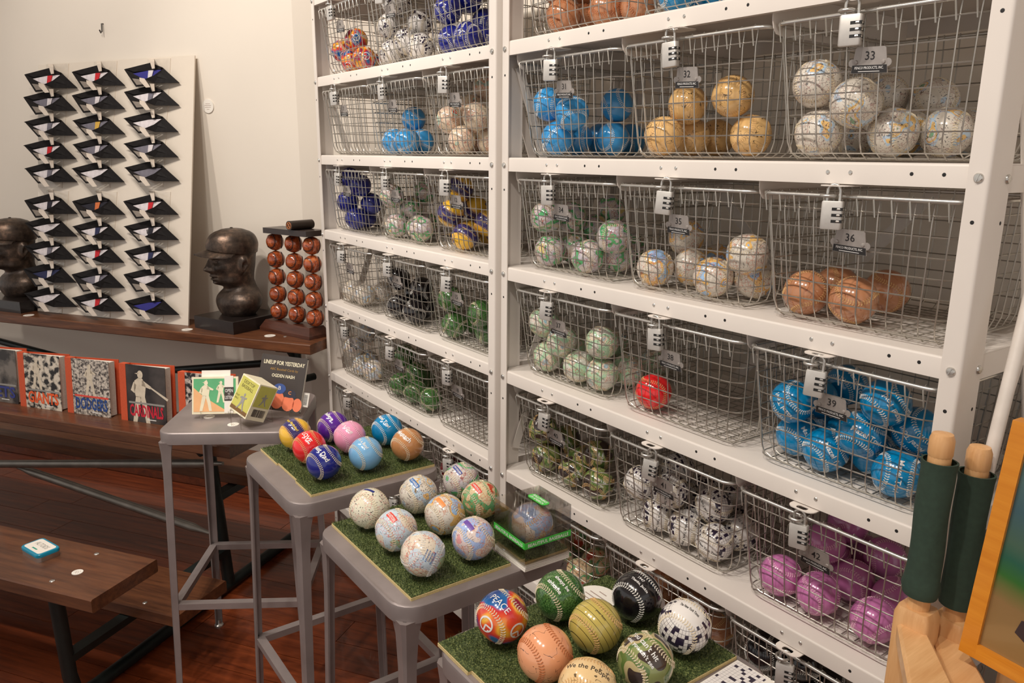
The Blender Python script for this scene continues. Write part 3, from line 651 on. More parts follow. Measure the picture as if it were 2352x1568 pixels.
# ------------------------------------------------------------------ bleacher bench
BL = thing('bleacher_bench', 'stepped wooden bleacher bench on dark pipe frames along the white wall', 'bench', bz(ROT_UV, (0, 0, 0)))
U0, U1 = 0.88, 3.45
PLK = {'Q1': (0.40, -0.483, -0.272), 'Q2': (0.20, -0.226, -0.021), 'P2': (0.60, 0.037, 0.250), 'P3': (0.40, 0.261, 0.470), 'P1': (0.79, 0.550, 0.760)}
def chamf(w, t, c=0.003): return [(-w/2+c, -t/2), (w/2-c, -t/2), (w/2, -t/2+c), (w/2, t/2-c), (w/2-c, t/2), (-w/2+c, t/2), (-w/2, t/2-c), (-w/2, -t/2+c)]
for k, (z, v0, v1) in PLK.items():
    b = MB(); sec = chamf(v1-v0, 0.036)
    b.loft([[(-u, (v0+v1)/2+y, z-0.018+q) for y, q in sec] for u in (U1, U0+(0.052 if k == 'P1' else 0))])
    b.obj('plank', PLANK, BL, 30)
def L3(u, v, z): return (-u, v, z)
for uf in (1.07, 3.0):
    p = [L3(uf, -0.425, 0.36), L3(uf, -0.415, 0.10), L3(uf, -0.405, 0.05), L3(uf, -0.38, 0.026), L3(uf, -0.34, 0.02), L3(uf, 0.62, 0.02), L3(uf, 0.655, 0.028), L3(uf, 0.675, 0.055), L3(uf, 0.678, 0.10), L3(uf, 0.66, 0.752)]
    MB().tube(p, 0.019, 10).obj('frame_pipe', PIPE, BL, 60)
    MB().tube([L3(uf, 0.165, 0.56), L3(uf, 0.208, 0.03)], 0.020, 10).obj('leg', PIPE, BL, 60)
    b = MB(); b.box(-uf-0.018, -uf+0.018, -0.415, 0.20, 0.142, 0.163); b.box(-uf-0.018, -uf-0.014, -0.415, 0.20, 0.118, 0.142); b.obj('support_bar', PIPE, BL, 0)
    b = MB(); b.box(-uf-0.018, -uf+0.018, 0.18, 0.655, 0.342, 0.363); b.box(-uf-0.018, -uf-0.014, 0.18, 0.655, 0.318, 0.342); b.obj('support_bar', PIPE, BL, 0)
    for z, v0, v1 in ((0.362, -0.46, -0.30), (0.562, 0.06, 0.23), (0.752, 0.57, 0.74)):
        b = MB(); b.box(-uf-0.022, -uf+0.022, v0, v1, z-0.005, z+0.001); b.prism([(v0+0.03, z-0.004), (v1-0.03, z-0.004), ((v0+v1)/2+0.02, z-0.05), ((v0+v1)/2-0.02, z-0.05)], -uf-0.003, -uf+0.003, Matrix(((0,0,1,0),(1,0,0,0),(0,1,0,0),(0,0,0,1))))
        b.obj('seat_bracket', PIPE, BL, 0)
inv = BL.matrix_world.inverted()
def brace(pts, v, name='cross_brace', mat=BRACE):
    P_ = [inv @ atv(x, y, v) for x, y in pts]
    n = len(P_); b = MB(); b.tube([P_[0], P_[0].lerp(P_[-1], 0.04), P_[0].lerp(P_[-1], 0.08), P_[0].lerp(P_[-1], 0.92), P_[0].lerp(P_[-1], 0.96), P_[-1]], [0.006, 0.009, 0.0145, 0.0145, 0.009, 0.006], 10)
    b.obj(name, mat, BL, 60)
brace([(512, 1064), (-60, 1065)], 0.16)
brace([(482, 1224), (40, 1072)], 0.185)
brace([(-80, 762), (250, 850)], 0.695, 'back_brace', PIPE)
brace([(380, 851), (705, 827)], 0.695, 'back_brace', PIPE)
MB().tube([inv @ atv(690, 872, 0.66), inv @ atv(722, 864, 0.72)], 0.014, 10).obj('brace_stub', PIPE, BL, 60)
ME_PB = disc(0.0065, 0.002)
for px, py, k in ((222, 1272, 'Q1'), (120, 1334, 'Q1'), (333, 1384, 'Q2'), (597, 1080, 'P3'), (655, 773, 'P1')):
    q = mo('plank_bolt', ME_PB, STEEL, BL); q.location = inv @ at(px, py, PLK[k][0])
# ------------------------------------------------------------------ stools
def stool_meshes():
    S = 0.344; seat = MB()
    seat.loft([[(x, y, z) for x, y in rrect(S-d, S-d, 0.045-d*0.3, 6)] for d, z in ((0.006, 0.730), (0.0, 0.7315), (0.0, 0.756), (0.002, 0.760), (0.007, 0.762))])
    legs = []
    for sx, sy in ((-1, -1), (1, -1), (1, 1), (-1, 1)):
        l = MB(); a = Vector((sx*0.152, sy*0.152, 0.735)); c = Vector((sx*0.172, sy*0.172, 0.008))
        def sec(o, w):
            # channel section opening inwards
            return [(o.x+sx*px*w, o.y+sy*py*w, o.z) for px, py in ((0.5, -0.62), (0.5, 0.28), (0.28, 0.5), (-0.62, 0.5), (-0.62, 0.30), (0.18, 0.28), (0.28, 0.18), (0.30, -0.62))]
        r = [sec(a.lerp(c, t), w) for t, w in ((0, 0.032), (0.04, 0.024), (0.12, 0.0195), (1.0, 0.0155))]
        if sx*sy < 0: r = [q[::-1] for q in r]
        l.loft(r); g = MB(); g.lathe([(0.0001, 0), (0.0135, 0), (0.0135, 0.004), (0.006, 0.008), (0.005, 0.02), (0.0001, 0.02)], 14, Matrix.Translation((c.x, c.y, 0)))
        legs.append((l.mesh('leg', 30), g.mesh('foot_glide', 40)))
    st = []
    k = 0.1625
    for ax in (0, 1):
        for s in (-1, 1):
            b = MB()
            if ax == 0: b.box(-k, k, s*k-0.010, s*k+0.010, 0.270, 0.287)
            else: b.box(s*k-0.010, s*k+0.010, -k, k, 0.2695, 0.2865)
            st.append(b.mesh('stretcher', 0))
    return seat.mesh('seat', 35), legs, st
ME_SEAT, ME_LEGS, ME_STR = stool_meshes()
STL = [((-0.568, -0.476), 58, 'grey steel stool carrying the small books and CD on acrylic easels'), ((-0.083, -0.405), 0, 'grey steel stool carrying the plain coloured lettered baseballs on turf'),
       ((0.365, -0.405), 0, 'grey steel stool carrying the map baseballs and the clear ball box'), ((0.800, -0.405), 0, 'grey steel stool carrying the peace, camouflage and crossword baseballs')]
SZ = 0.762
for (x, y), a, lab in STL:
    T = thing('metal_stool', lab, 'stool', bz(R_(a), (x, y, 0)), 'grey metal stools in a row')
    mo('seat', ME_SEAT, SEAT, T)
    for l, g in ME_LEGS:
        q = mo('leg', l, SEATLEG, T); mo('foot_glide', g, STEEL, q)
    for s in ME_STR: mo('stretcher', s, SEATLEG, T)
# ------------------------------------------------------------------ artificial turf mats
FOAM = plain('yellow_foam', srgb(206, 184, 130), 0.9, var=0.12, scale=300, bump=0.3)
def turf_mat():
    t = NT('turf_blades'); c = t.coord(); nz = t.noise(c, 420, 3); big = t.noise(c, 30, 2)
    col = t.ramp(nz, [(0.30, srgb(30, 40, 18)), (0.5, srgb(66, 80, 38)), (0.70, srgb(146, 152, 92))])
    return t.fin(t.mix(t.math('MULTIPLY', big, 0.5), col, srgb(58, 74, 34)), 0.55)
TURF = turf_mat()
def mat_obj(x0, x1, y0, y1, label, jogs, seed, th=0.007, parent=None, zb=SZ, dens=150000, cut=None):
    rng = np.random.RandomState(seed); w, d = x1-x0, y1-y0; cx, cy = (x0+x1)/2, (y0+y1)/2
    poly = [(-w/2, -d/2)] + [(-w/2+w*t, -d/2+j) for t, j in jogs[0]] + [(w/2, -d/2+jogs[0][-1][1])] + [(w/2+j, -d/2+d*t) for t, j in jogs[1]] + [(w/2+jogs[1][-1][1], d/2), (-w/2, d/2)]
    if cut: poly = [(-w/2, -d/2), (w/2, -d/2), (w/2, cut[1]-cy), (cut[0]-cx, cut[1]-cy), (cut[0]-cx, d/2), (-w/2, d/2)]
    if parent is None:
        T = thing('turf_mat', label, 'turf mat', Matrix.Translation((cx, cy, zb)), 'artificial turf mats on the stools'); M = None
    else: T = parent; M = Matrix.Translation((cx, cy, zb))
    b = MB(); b.prism(poly, 0.0, th-0.002, M); b.obj('foam_base', FOAM, T, 0)
    b = MB(); b.prism([(x*0.993, y*0.993) for x, y in poly], th-0.002, th-0.0006, M); b.obj('turf_backing', TURF, T, 0)
    n = int(w*d*dens); xs = rng.uniform(-w/2+0.001, w/2-0.001, n); ys = rng.uniform(-d/2+0.001+max(j for _, j in jogs[0]), d/2-0.001, n)
    if cut:
        ok = ~((xs > cut[0]-cx-0.001) & (ys > cut[1]-cy-0.001)); xs, ys = xs[ok], ys[ok]; n = len(xs)
    an = rng.uniform(0, 2*np.pi, n); h = rng.uniform(0.0035, 0.0065, n); ln = rng.normal(0, 0.0016, (n, 2)); ww = 0.00055
    V = np.zeros((n, 3, 3)); ca, sa = np.cos(an)*ww, np.sin(an)*ww
    V[:, 0] = np.stack([xs-ca, ys-sa, np.full(n, th-0.0008)], 1); V[:, 1] = np.stack([xs+ca, ys+sa, np.full(n, th-0.0008)], 1)
    V[:, 2] = np.stack([xs+ln[:, 0], ys+ln[:, 1], th-0.0008+h], 1)
    V = V.reshape(-1, 3)
    if M is not None: V = V + np.array(M.translation)[None]
    me = bpy.data.meshes.new('grass_pile'); me.vertices.add(3*n); me.vertices.foreach_set('co', V.ravel()); me.loops.add(3*n); me.loops.foreach_set('vertex_index', np.arange(3*n))
    me.polygons.add(n); me.polygons.foreach_set('loop_start', np.arange(0, 3*n, 3)); me.update(calc_edges=True)
    g = mo('grass_pile', me, TURF, T); g['kind'] = 'stuff'
    return T
mat_obj(-0.252, 0.062, -0.532, -0.242, 'green artificial turf mat under the plain coloured lettered baseballs', ([(0.35, 0.0), (0.351, 0.004), (0.72, 0.004), (0.721, 0.0)], [(0.5, 0.0)]), 1)
mat_obj(0.205, 0.517, -0.548, -0.242, 'green artificial turf mat under the map baseballs', ([(0.45, 0.0), (0.451, 0.0)], [(0.4, 0.0)]), 2, cut=(0.445, -0.356))
mat_obj(0.640, 0.905, -0.572, -0.245, 'green artificial turf mat under the peace and camouflage baseballs', ([(0.3, 0.0), (0.301, 0.006)], [(0.5, 0.0)]), 3)
BZ = SZ + 0.0105 + RB
# ------------------------------------------------------------------ displayed baseballs
def disp(px, py, mk, thr, label, group, off=(-0.05, 0.38), ang=-58, items=(), z=None, scale=1.0):
    p = at(px, py, BZ if z is None else z); rot = orient(p, off[0], off[1], R_(ang))
    o = baseball(p, mk, thr, label, group, rot, scale)
    for nm, mat, fn in items:
        q = mo(nm, letter_mesh(nm, fn), mat, o)
    return o, p, rot
def tx(s, h, x=0, y=0, bold=0.025, w=None): return lambda b: ball_text(b, s, h, x, y, RB, bold=bold, width=w)
def lab(w, h, x, y): return lambda b: ball_patch(b, w, h, x, y, RB)
g2 = 'coloured lettered baseballs on the turf'
YEL = plain('yellow_print', srgb(240, 206, 70), 0.4); BLUEP = plain('blue_label', srgb(34, 104, 176), 0.35); NAVYP = plain('navy_label', srgb(40, 52, 128), 0.35); REDP = plain('red_label', srgb(226, 74, 60), 0.35)
ORP = plain('orange_label', srgb(240, 148, 76), 0.35); PURP = plain('purple_label', srgb(110, 76, 166), 0.35); GREENP = plain('green_band', srgb(72, 196, 72), 0.4); INDP = plain('indigo_label', srgb(66, 78, 150), 0.35)
disp(744, 1061, 'royal', 'cream', 'royal blue baseball lettered Dad in white', g2, items=[('lettering', WHITEINK, tx('Best Dad', 0.0105, -0.010, 0.002))])
disp(840, 1041, 'sky', 'cream', 'pale blue baseball lettered Boy in white', g2, items=[('lettering', WHITEINK, tx("It's a Boy!", 0.0095, -0.012, 0.002))])
disp(935.6, 1020, 'kraft', 'cream', 'tan baseball with large white letters', g2, ang=-48, items=[('lettering', WHITEINK, tx('Mensch', 0.011, -0.010, 0.001))])
disp(710.6, 1026, 'red', 'gold', 'red baseball with white capital letters', g2, ang=-62, items=[('lettering', WHITEINK, tx('LOVE,', 0.0125, -0.010, 0.001))])
disp(803.4, 1002.7, 'rose', 'pink', 'light pink baseball with pale lettering', g2, items=[('lettering', WHITEINK, tx("It's a Girl!", 0.0085, -0.012, 0.001))])
disp(765, 979.6, 'purple', 'cream', 'purple baseball with white lettering', g2, items=[('lettering', WHITEINK, tx('Believe', 0.0095, -0.018, 0.002))])
disp(678.5, 996, 'yn', 'gold', 'yellow and navy baseball with yellow birthday lettering', g2, items=[('lettering', YEL, tx('Happy Birthday!', 0.008, -0.016, 0.001))])
disp(889, 986.4, 'teal', 'white', 'teal baseball with white lettering', g2, items=[('lettering', WHITEINK, tx('Mazel Tov!', 0.009, -0.014, 0.001))])
g3 = 'map baseballs on the turf'
def maplabel(mat, s, w=0.026, h=0.0085, x=-0.012, y=0.0):
    it = [('place_label', mat, lab(w, h, x, y))]
    if s: it.append(('lettering', WHITEINK, tx(s, h*0.5, x, y, 0.02, w*0.86)))
    return it
jq, jp, jr = disp(971.6, 1271, 'boston', 'white', 'map baseball with a pale blue reservoir panel and blue print', g3, off=(0.25, -0.12), ang=62,
     items=[('lettering', BLUEP, lambda b: [ball_text(b, s, 0.0030, 0.0, 0.006-0.0048*k, RB, bold=0.01) for k, s in enumerate(('JACQUELINE', 'KENNEDY', 'ONASSIS', 'RESERVOIR'))])])
disp(1087.4, 1235.5, 'lilac', 'cream', 'lilac and blue map baseball with a purple label', g3, items=maplabel(PURP, '') )
disp(910.4, 1216.4, 'boston', 'cream', 'map baseball with a red Boston label', g3, items=maplabel(REDP, 'BOSTON', 0.024, 0.0105))
disp(1021.8, 1180.7, 'orange', 'cream', 'map baseball with an orange label', g3, items=maplabel(ORP, ''))
disp(848.4, 1166.7, 'text', 'cream', 'cream baseball densely printed with black words', g3, off=(0.25, 0.75), items=maplabel(NAVYP, '', 0.022, 0.006))
disp(961.4, 1134.8, 'city', 'cream', 'map baseball with a bright blue label', g3, items=maplabel(BLUEP, 'LOS ANGELES', 0.028, 0.0085) + [('small_print', INK, lambda b: ball_text(b, 'WEST', 0.003, 0.004, -0.0075, RB, rot=R_(-30), bold=0.01))])
disp(1059.6, 1104, 'dense', 'cream', 'map baseball with an indigo label beside the shelf post', g3, items=maplabel(INDP, 'JERUSALEM', 0.028, 0.0085))
disp(1104, 1146.8, 'redgreen', 'cream', 'green and orange map baseball with a red label', g3, items=maplabel(REDP, 'WASHINGTON, DC', 0.030, 0.0085))
g4 = 'patterned baseballs on the turf'
o, p, rt = disp(1153.5, 1415, 'peace', 'cream', 'tie-dye baseball lettered PEACE with white peace signs', g4, off=(0.0, 0.42), ang=-52, items=[('lettering', WHITEINK, tx('PEACE', 0.0095, -0.004, 0.0, 0.0, 0.036))])
for ox, oy, an in ((-0.62, -0.28, 12), (0.58, -0.52, -30)):
    q = mo('peace_sign', BLET[4], WHITEINK, o); q.matrix_local = rt.inverted() @ orient(p, ox, oy, R_(an))
disp(1286.6, 1367, 'grass', 'cream', 'grass green baseball with white lettering', g4, ang=-52, items=[('lettering', WHITEINK, lambda b: (ball_text(b, 'always be', 0.0075, 0.0, 0.006, RB), ball_text(b, 'at home', 0.0065, -0.004, -0.005, RB)))])
disp(1462.7, 1369, 'black', 'white', 'black baseball with bold white stitching and lettering', g4, off=(0.15, 0.5), ang=-50, items=[('lettering', WHITEINK, lambda b: (ball_text(b, '1947', 0.0045, -0.004, 0.006, RB), ball_text(b, 'Thanks, Jackie', 0.0055, 0.0, -0.002, RB)))])
disp(1572, 1436.7, 'cross', 'cream', 'crossword baseball with newspaper title lettering', g4, off=(0.15, 0.55), ang=-38, items=[('lettering', INK, tx('The New York Times', 0.0048, 0, 0.004, 0.01, 0.030))])
disp(1367.7, 1436.7, 'pin', 'gold', 'olive pinstripe baseball with small black print', g4, ang=-48, items=[('lettering', INK, lambda b: (ball_text(b, 'your butt', 0.0045, 0.006, 0.007, RB, bold=0.0),))])
disp(1252, 1499.7, 'coral', 'tan', 'coral baseball with dark signatures', g4)
disp(1483, 1517.5, 'camo', 'cream', 'camouflage baseball with bold white lettering', g4, ang=-52, items=[('lettering', WHITEINK, lambda b: (ball_text(b, "You can't hit", 0.0078, -0.006, 0.006, RB), ball_text(b, "what you can't see", 0.0075, -0.004, -0.005, RB)))])
disp(1349, 1581, 'cream', 'gold', 'cream baseball with old script lettering', g4, off=(0.0, 0.6), ang=-20, items=[('lettering', INK, tx('We the People', 0.009, 0.0, 0.002, 0.0))])
# ------------------------------------------------------------------ clear display box
n0, nL = at(1205, 1298, SZ+0.014), at(1138, 1247, SZ+0.014)
ex = Vector((nL.x-n0.x, nL.y-n0.y, 0)).normalized(); BW = 0.096
bm_ = frame_xy(Vector((n0.x, n0.y, SZ)), -ex, Vector((ex.y, -ex.x, 0)) if Vector((ex.y, -ex.x, 0)).y > 0 else Vector((-ex.y, ex.x, 0)))
bm_ = frame_xy(Vector((n0.x, n0.y, SZ)) + ex*BW, -ex, Vector((0, 1, 0)))
lf = thing('leaflet_stack', 'small stack of white leaflets under the clear ball box', 'leaflets', bm_)
for k in range(4):
    b = MB(); b.box(0.001, BW-0.001, 0.001, BW-0.001, 0.003*k, 0.003*k+0.0022); q = b.obj('leaflet', PAPER, lf, 0); q.rotation_euler = (0, 0, R_(0.5*k))
CB = thing('display_box', 'clear acrylic display box with green band holding a map baseball on turf', 'display box', bm_ @ Matrix.Translation((0, 0, 0.0124)))
mat_obj(0.003, BW-0.003, 0.003, BW-0.003, '', ([(0.5, 0.0)], [(0.5, 0.0)]), 9, parent=CB, zb=0.001, th=0.006, dens=200000)
BH = 0.088; w_ = 0.0012
for nm, a in (('front_pane', (0, BW, 0, w_)), ('back_pane', (0, BW, BW-w_, BW)), ('left_pane', (0, w_, w_, BW-w_)), ('right_pane', (BW-w_, BW, w_, BW-w_))):
    MB().box(a[0], a[1], a[2], a[3], 0, BH-w_).obj('pane', CLEAR, CB, 0)
MB().box(0, BW, 0, BW, BH-w_, BH).obj('lid', CLEAR, CB, 0)
for nm, Mx in (('f', FACE_F), ('r', Matrix.Translation((BW, 0, 0)) @ FACE_R)):
    b = MB(); b.box(0, BW, 0.030, 0.041, 0.0002, 0.0007, Mx); q = b.obj('green_band', GREENP, CB, 0)
    b = MB(); flat_text(b, 'BEAUTIFUL BASEBALLS', 0.0062, Mx @ Matrix.Translation((BW/2, 0.0355, 0.0007)), 0.02, BW*0.88, 0.0002); b.obj('lettering', WHITEINK, q, 0)
b = MB(); b.prism(rrect(0.050, 0.017, 0.007, 3, BW*0.52, BW*0.62), BH, BH+0.0006); q = b.obj('green_label', GREENP, CB, 0)
b = MB(); Mx = Matrix.Translation((BW*0.52, BW*0.62, BH+0.0006)); flat_text(b, 'BALLPARKS', 0.0055, Mx @ Matrix.Translation((0, 0.0038, 0)), 0.02, 0.040, 0.0002); flat_text(b, 'OF AMERICA', 0.0055, Mx @ Matrix.Translation((0, -0.0038, 0)), 0.02, 0.040, 0.0002); b.obj('lettering', WHITEINK, q, 0)
pb = bm_ @ Vector((BW/2, BW/2, 0.0124+0.0095+RB))
baseball(pb, 'lilac', 'gold', 'pastel map baseball sitting inside the clear display box', None, orient(pb, 0.3, -0.3, R_(30)))
# ------------------------------------------------------------------ price discs and cards
ME_DISC = {}
def price(p, r, label, n=(0, 0, 1), th=0.0012, grp='round white price stickers', dots=True):
    M_ = Matrix.Translation(p) @ Vector(n).to_track_quat('Z', 'Y').to_matrix().to_4x4()
    T = thing('price_sticker', label, 'price sticker', M_, grp)
    MB().lathe([(0.0001, 0), (r, 0), (r, th), (0.0001, th)], 28).obj('disc', PAPER, T, 40)
    b = MB(); 
    for k, (y, w) in enumerate(((0.35, 0.7), (0.1, 1.0), (-0.15, 0.9), (-0.45, 0.4))):
        b.box(-r*w*0.6, r*w*0.6, r*y-r*0.03, r*y+r*0.03, th, th+0.0002)
    b.obj('print_lines', plain('grey_print', srgb(170, 150, 140), 0.6), T, 0)
for px, py, z, r, l in ((66, 724, 0.79, 0.020, 'white oval price sticker on the top plank beside the cropped bust'), (430, 757, 0.79, 0.020, 'white price sticker on the top plank between the board and the bust'),
        (620, 771, 0.79, 0.020, 'white price sticker in front of the baseball rack'), (178, 1314, 0.40, 0.0135, 'white price sticker on the low plank beside the mint tin'),
        (481, 957, SZ, 0.0145, 'white price sticker on the stool before the CD'), (536, 975, SZ, 0.0145, 'white price sticker on the stool before the little boxed book'), (1368, 1372, SZ+0.0105, 0.034, 'large white price card behind the olive baseball')):
    price(at(px, py, z), r, l)
price(atv(479, 244, VW), 0.026, 'round white price sticker on the wall beside the wallet board', -VB, 0.004)
hk = atv(237, 55, VW)
b = MB(); b.tube([hk, hk-VB*0.008, hk-VB*0.010-Vector((0, 0, 0.03)), hk-VB*0.016-Vector((0, 0, 0.036)), hk-VB*0.022-Vector((0, 0, 0.025))], 0.0028, 6)
tag(b.obj('wall_hook', plain('hook_metal', (0.12, 0.11, 0.1), 0.4, 0.8), None, 60), 'small dark metal hook on the bare white wall', 'hook')
# crossword card at the edge of the front stool
cp = at(1700, 1506, SZ+0.0008); cq = at(1600, 1566, SZ+0.0008)
CC = thing('crossword_card', 'white printed crossword card beside the turf on the stool edge', 'card', frame_xy(Vector((0.9075, -0.246, SZ)), Vector((0.04, -0.999, 0)), Vector((0.999, 0.04, 0))))
def gridmat():
    t = NT('crossword_print'); c = t.coord(); v = t.vmath('MULTIPLY', c, (190, 190, 0)); fl_ = t.vmath('FLOOR', v); wn = t.n('ShaderNodeTexWhiteNoise', noise_dimensions='3D'); t.put(wn.inputs[0], fl_)
    fr = t.n('ShaderNodeSeparateXYZ'); t.put(fr.inputs[0], t.vmath('FRACTION', v))
    ln = t.math('MAXIMUM', t.math('LESS_THAN', fr.outputs[0], 0.08), t.math('LESS_THAN', fr.outputs[1], 0.08))
    return t.fin(t.mix(t.math('MAXIMUM', t.math('GREATER_THAN', wn.outputs[0], 0.78), t.math('MULTIPLY', ln, 0.6)), srgb(236, 230, 226), (0.04, 0.03, 0.05)), 0.4)
MB().box(0, 0.13, 0, 0.060, 0.0, 0.0012).obj('card', PAPER, CC, 0)
MB().box(0.002, 0.128, 0.002, 0.050, 0.0012, 0.0014).obj('printed_grid', gridmat(), CC, 0)
# ------------------------------------------------------------------ things on the plain stool
def figure(b, M_, h, off=0.0006, swing=1):        # flat printed ball player: cap, head, body, arms, legs, bat
    def el(cx, cy, rx, ry, n=12): b.add([(cx*h+rx*h*math.cos(2*math.pi*i/n), cy*h+ry*h*math.sin(2*math.pi*i/n), off) for i in range(n)], [tuple(range(n))], 0, M_)
    def pl(pts): b.add([(x*h, y*h, off) for x, y in pts], [tuple(range(len(pts)))], 0, M_)
    el(0.0, 0.86, 0.075, 0.09); pl([(-0.14, 0.74), (0.13, 0.76), (0.16, 0.45), (-0.12, 0.42)])
    pl([(-0.12, 0.43), (0.04, 0.43), (-0.08, 0.2), (-0.22, 0.02), (-0.30, 0.02), (-0.18, 0.22)]); pl([(0.02, 0.43), (0.16, 0.45), (0.24, 0.24), (0.36, 0.06), (0.28, 0.02), (0.14, 0.22)])
    pl([(-0.14, 0.74), (-0.10, 0.64), (-0.26, 0.60), (-0.28, 0.67)]); pl([(0.12, 0.75), (0.10, 0.64), (0.26, 0.70*swing), (0.27, 0.78*swing)])
def batter(b, M_, h, off=0.0006, bat=True):       # flat printed batter following through
    def pl(pts): b.add([(x*h, y*h, off) for x, y in pts], [tuple(range(len(pts)))], 0, M_)
    n = 12; pl([(0.02+0.062*math.cos(2*math.pi*i/n), 0.90+0.078*math.sin(2*math.pi*i/n)) for i in range(n)]); pl([(-0.10, 0.915), (-0.02, 0.90), (-0.01, 0.935)])
    pl([(-0.13, 0.62), (-0.09, 0.48), (0.11, 0.50), (0.14, 0.70), (0.07, 0.83), (-0.02, 0.84), (-0.11, 0.78)])
    pl([(0.05, 0.70), (0.24, 0.655), (0.26, 0.70), (0.06, 0.81)]); pl([(-0.13, 0.76), (-0.20, 0.60), (-0.12, 0.55), (-0.07, 0.70)])
    pl([(-0.18, 0.0), (-0.09, 0.0), (-0.02, 0.28), (0.03, 0.49), (-0.09, 0.50), (-0.13, 0.28)]); pl([(0.12, 0.0), (0.21, 0.0), (0.17, 0.27), (0.11, 0.50), (0.0, 0.49), (0.07, 0.26)])
    if bat: pl([(0.23, 0.675), (0.60, 0.47), (0.625, 0.51), (0.24, 0.70)])
def slabobj(w, h, t, name, mat, parent, M_): return MB().box(0, w, 0, h, -t, 0, M_).obj(name, mat, parent, 0)
def upright(pl_, pr_, lean):             # local x from pl_ to pr_ on the ground, y up leaning back, z towards the viewer
    ex = (pr_-pl_); ex.z = 0; ex.normalize(); nrm = ex.cross(Vector((0, 0, 1)));     # points to the viewer side for left-to-right ex
    up = (Vector((0, 0, 1))*math.cos(lean) - nrm*math.sin(lean)); return frame_xy(pl_, ex, up)
def lift(M_, w, t, clear):              # raise an item so that its lowest corner clears the seat
    zmin = min((M_ @ Vector((x, 0, z))).z for x in (0, w) for z in (0, -t)); return Matrix.Translation((0, 0, SZ+clear-zmin)) @ M_
def easel(lab, M_, w, h, t, back):      # wires in the item's own frame: lip, ledge, back rest; then legs down to the seat
    r = 0.0016; c = M_ @ Vector((w/2, 0, -t/2)); T = thing('acrylic_easel', lab, 'easel', Matrix.Translation((c.x, c.y, SZ)), 'clear acrylic easels')
    iv = T.matrix_world.inverted(); nb = M_.to_3x3() @ Vector((0, 0, -1)); nb.z = 0; nb.normalize(); feet = []
    for x in (w*0.2, w*0.8):
        P_ = [M_ @ Vector(q) for q in ((x, 0.007, 0.0045), (x, -r, 0.0035), (x, -r, -t-r), (x, h*0.62, -t-r))]; g0 = Vector((P_[1].x, P_[1].y, SZ+r)); top_ = P_[3]; g1 = Vector((top_.x, top_.y, SZ+r))+nb*back
        MB().tube([iv @ q for q in P_], r, 6).obj('side_wire', CLEAR, T, 60); MB().tube([iv @ top_, iv @ g1], r, 6).obj('back_leg', CLEAR, T, 60)
        MB().tube([iv @ P_[1], iv @ g0], r, 6).obj('front_foot', CLEAR, T, 60); feet.append((g0, g1))
    MB().tube([iv @ feet[0][1], iv @ feet[1][1]], r, 6).obj('cross_bar', CLEAR, T, 60)
PICK = dict(green=plain('print_green', srgb(96, 176, 122), 0.4), orange=plain('print_orange', srgb(240, 182, 128), 0.4), cream=plain('print_cream', srgb(236, 226, 196), 0.4), olive=plain('print_olive', srgb(196, 190, 92), 0.45),
            dolive=plain('print_dark_olive', srgb(98, 88, 46), 0.45), brown=plain('print_brown', srgb(120, 86, 44), 0.45), char=plain('print_charcoal', srgb(62, 54, 50), 0.45), grey=plain('print_grey', srgb(150, 146, 140), 0.5), flesh=plain('print_flesh', srgb(240, 130, 92), 0.45))
# CD case
pl_, pr_ = at(441, 952, SZ+0.012), at(543, 950, SZ+0.012)
cw, ch = 0.118, 0.098; Mc = lift(upright(pl_, pr_, R_(16)), cw, 0.010, 0.010)
easel('clear acrylic easel holding the CD case', Mc, cw, ch, 0.010, 0.012)
T = thing('cd_case', 'CD case with a painted batter and an open to listen sticker', 'CD case', Mc)
slabobj(cw, ch, 0.010, 'case', PICK['cream'], T, Matrix())
MB().box(0.022, cw-0.022, ch-0.004, ch+0.017, -0.0098, -0.0090).obj('header_card', PAPER, T, 0)
b = MB(); b.box(0.004, cw-0.006, 0.006, ch-0.005, 0, 0.0003); b.obj('green_field', PICK['green'], T, 0)
b = MB(); b.add([(0.004, 0.006, 0.0005), (0.092, 0.006, 0.0005), (0.07, 0.02, 0.0005), (0.03, 0.046, 0.0005), (0.004, 0.07, 0.0005)], [(0, 1, 2, 3, 4)]); b.obj('base_path', PICK['orange'], T, 0)
b = MB(); batter(b, Matrix.Translation((0.034, 0.008, 0)), 0.082, 0.0008, False); batter(b, Matrix.Translation((0.073, 0.030, 0)), 0.058, 0.0007, False); b.box(0.036, 0.038, 0.072, 0.090, 0.0007, 0.0009); b.obj('batter_print', PICK['cream'], T, 0)
b = MB(); b.box(0.083, 0.106, 0.002, ch+0.002, 0.0008, 0.0014); b.obj('sticker', PAPER, T, 0)
b = MB(); b.box(0.083, 0.107, 0.034, 0.070, 0.0014, 0.0017); b.obj('sticker_band', PICK['char'], T, 0)
b = MB()
for s, y, h in (('OPEN', 0.061, 0.009), ('TO', 0.052, 0.004), ('LISTEN', 0.043, 0.009)): flat_text(b, s, h, Matrix.Translation((0.095, y, 0.0017)), 0.01, 0.020 if s != 'TO' else 0.006, 0.0002)
b.obj('lettering', WHITEINK, T, 0)
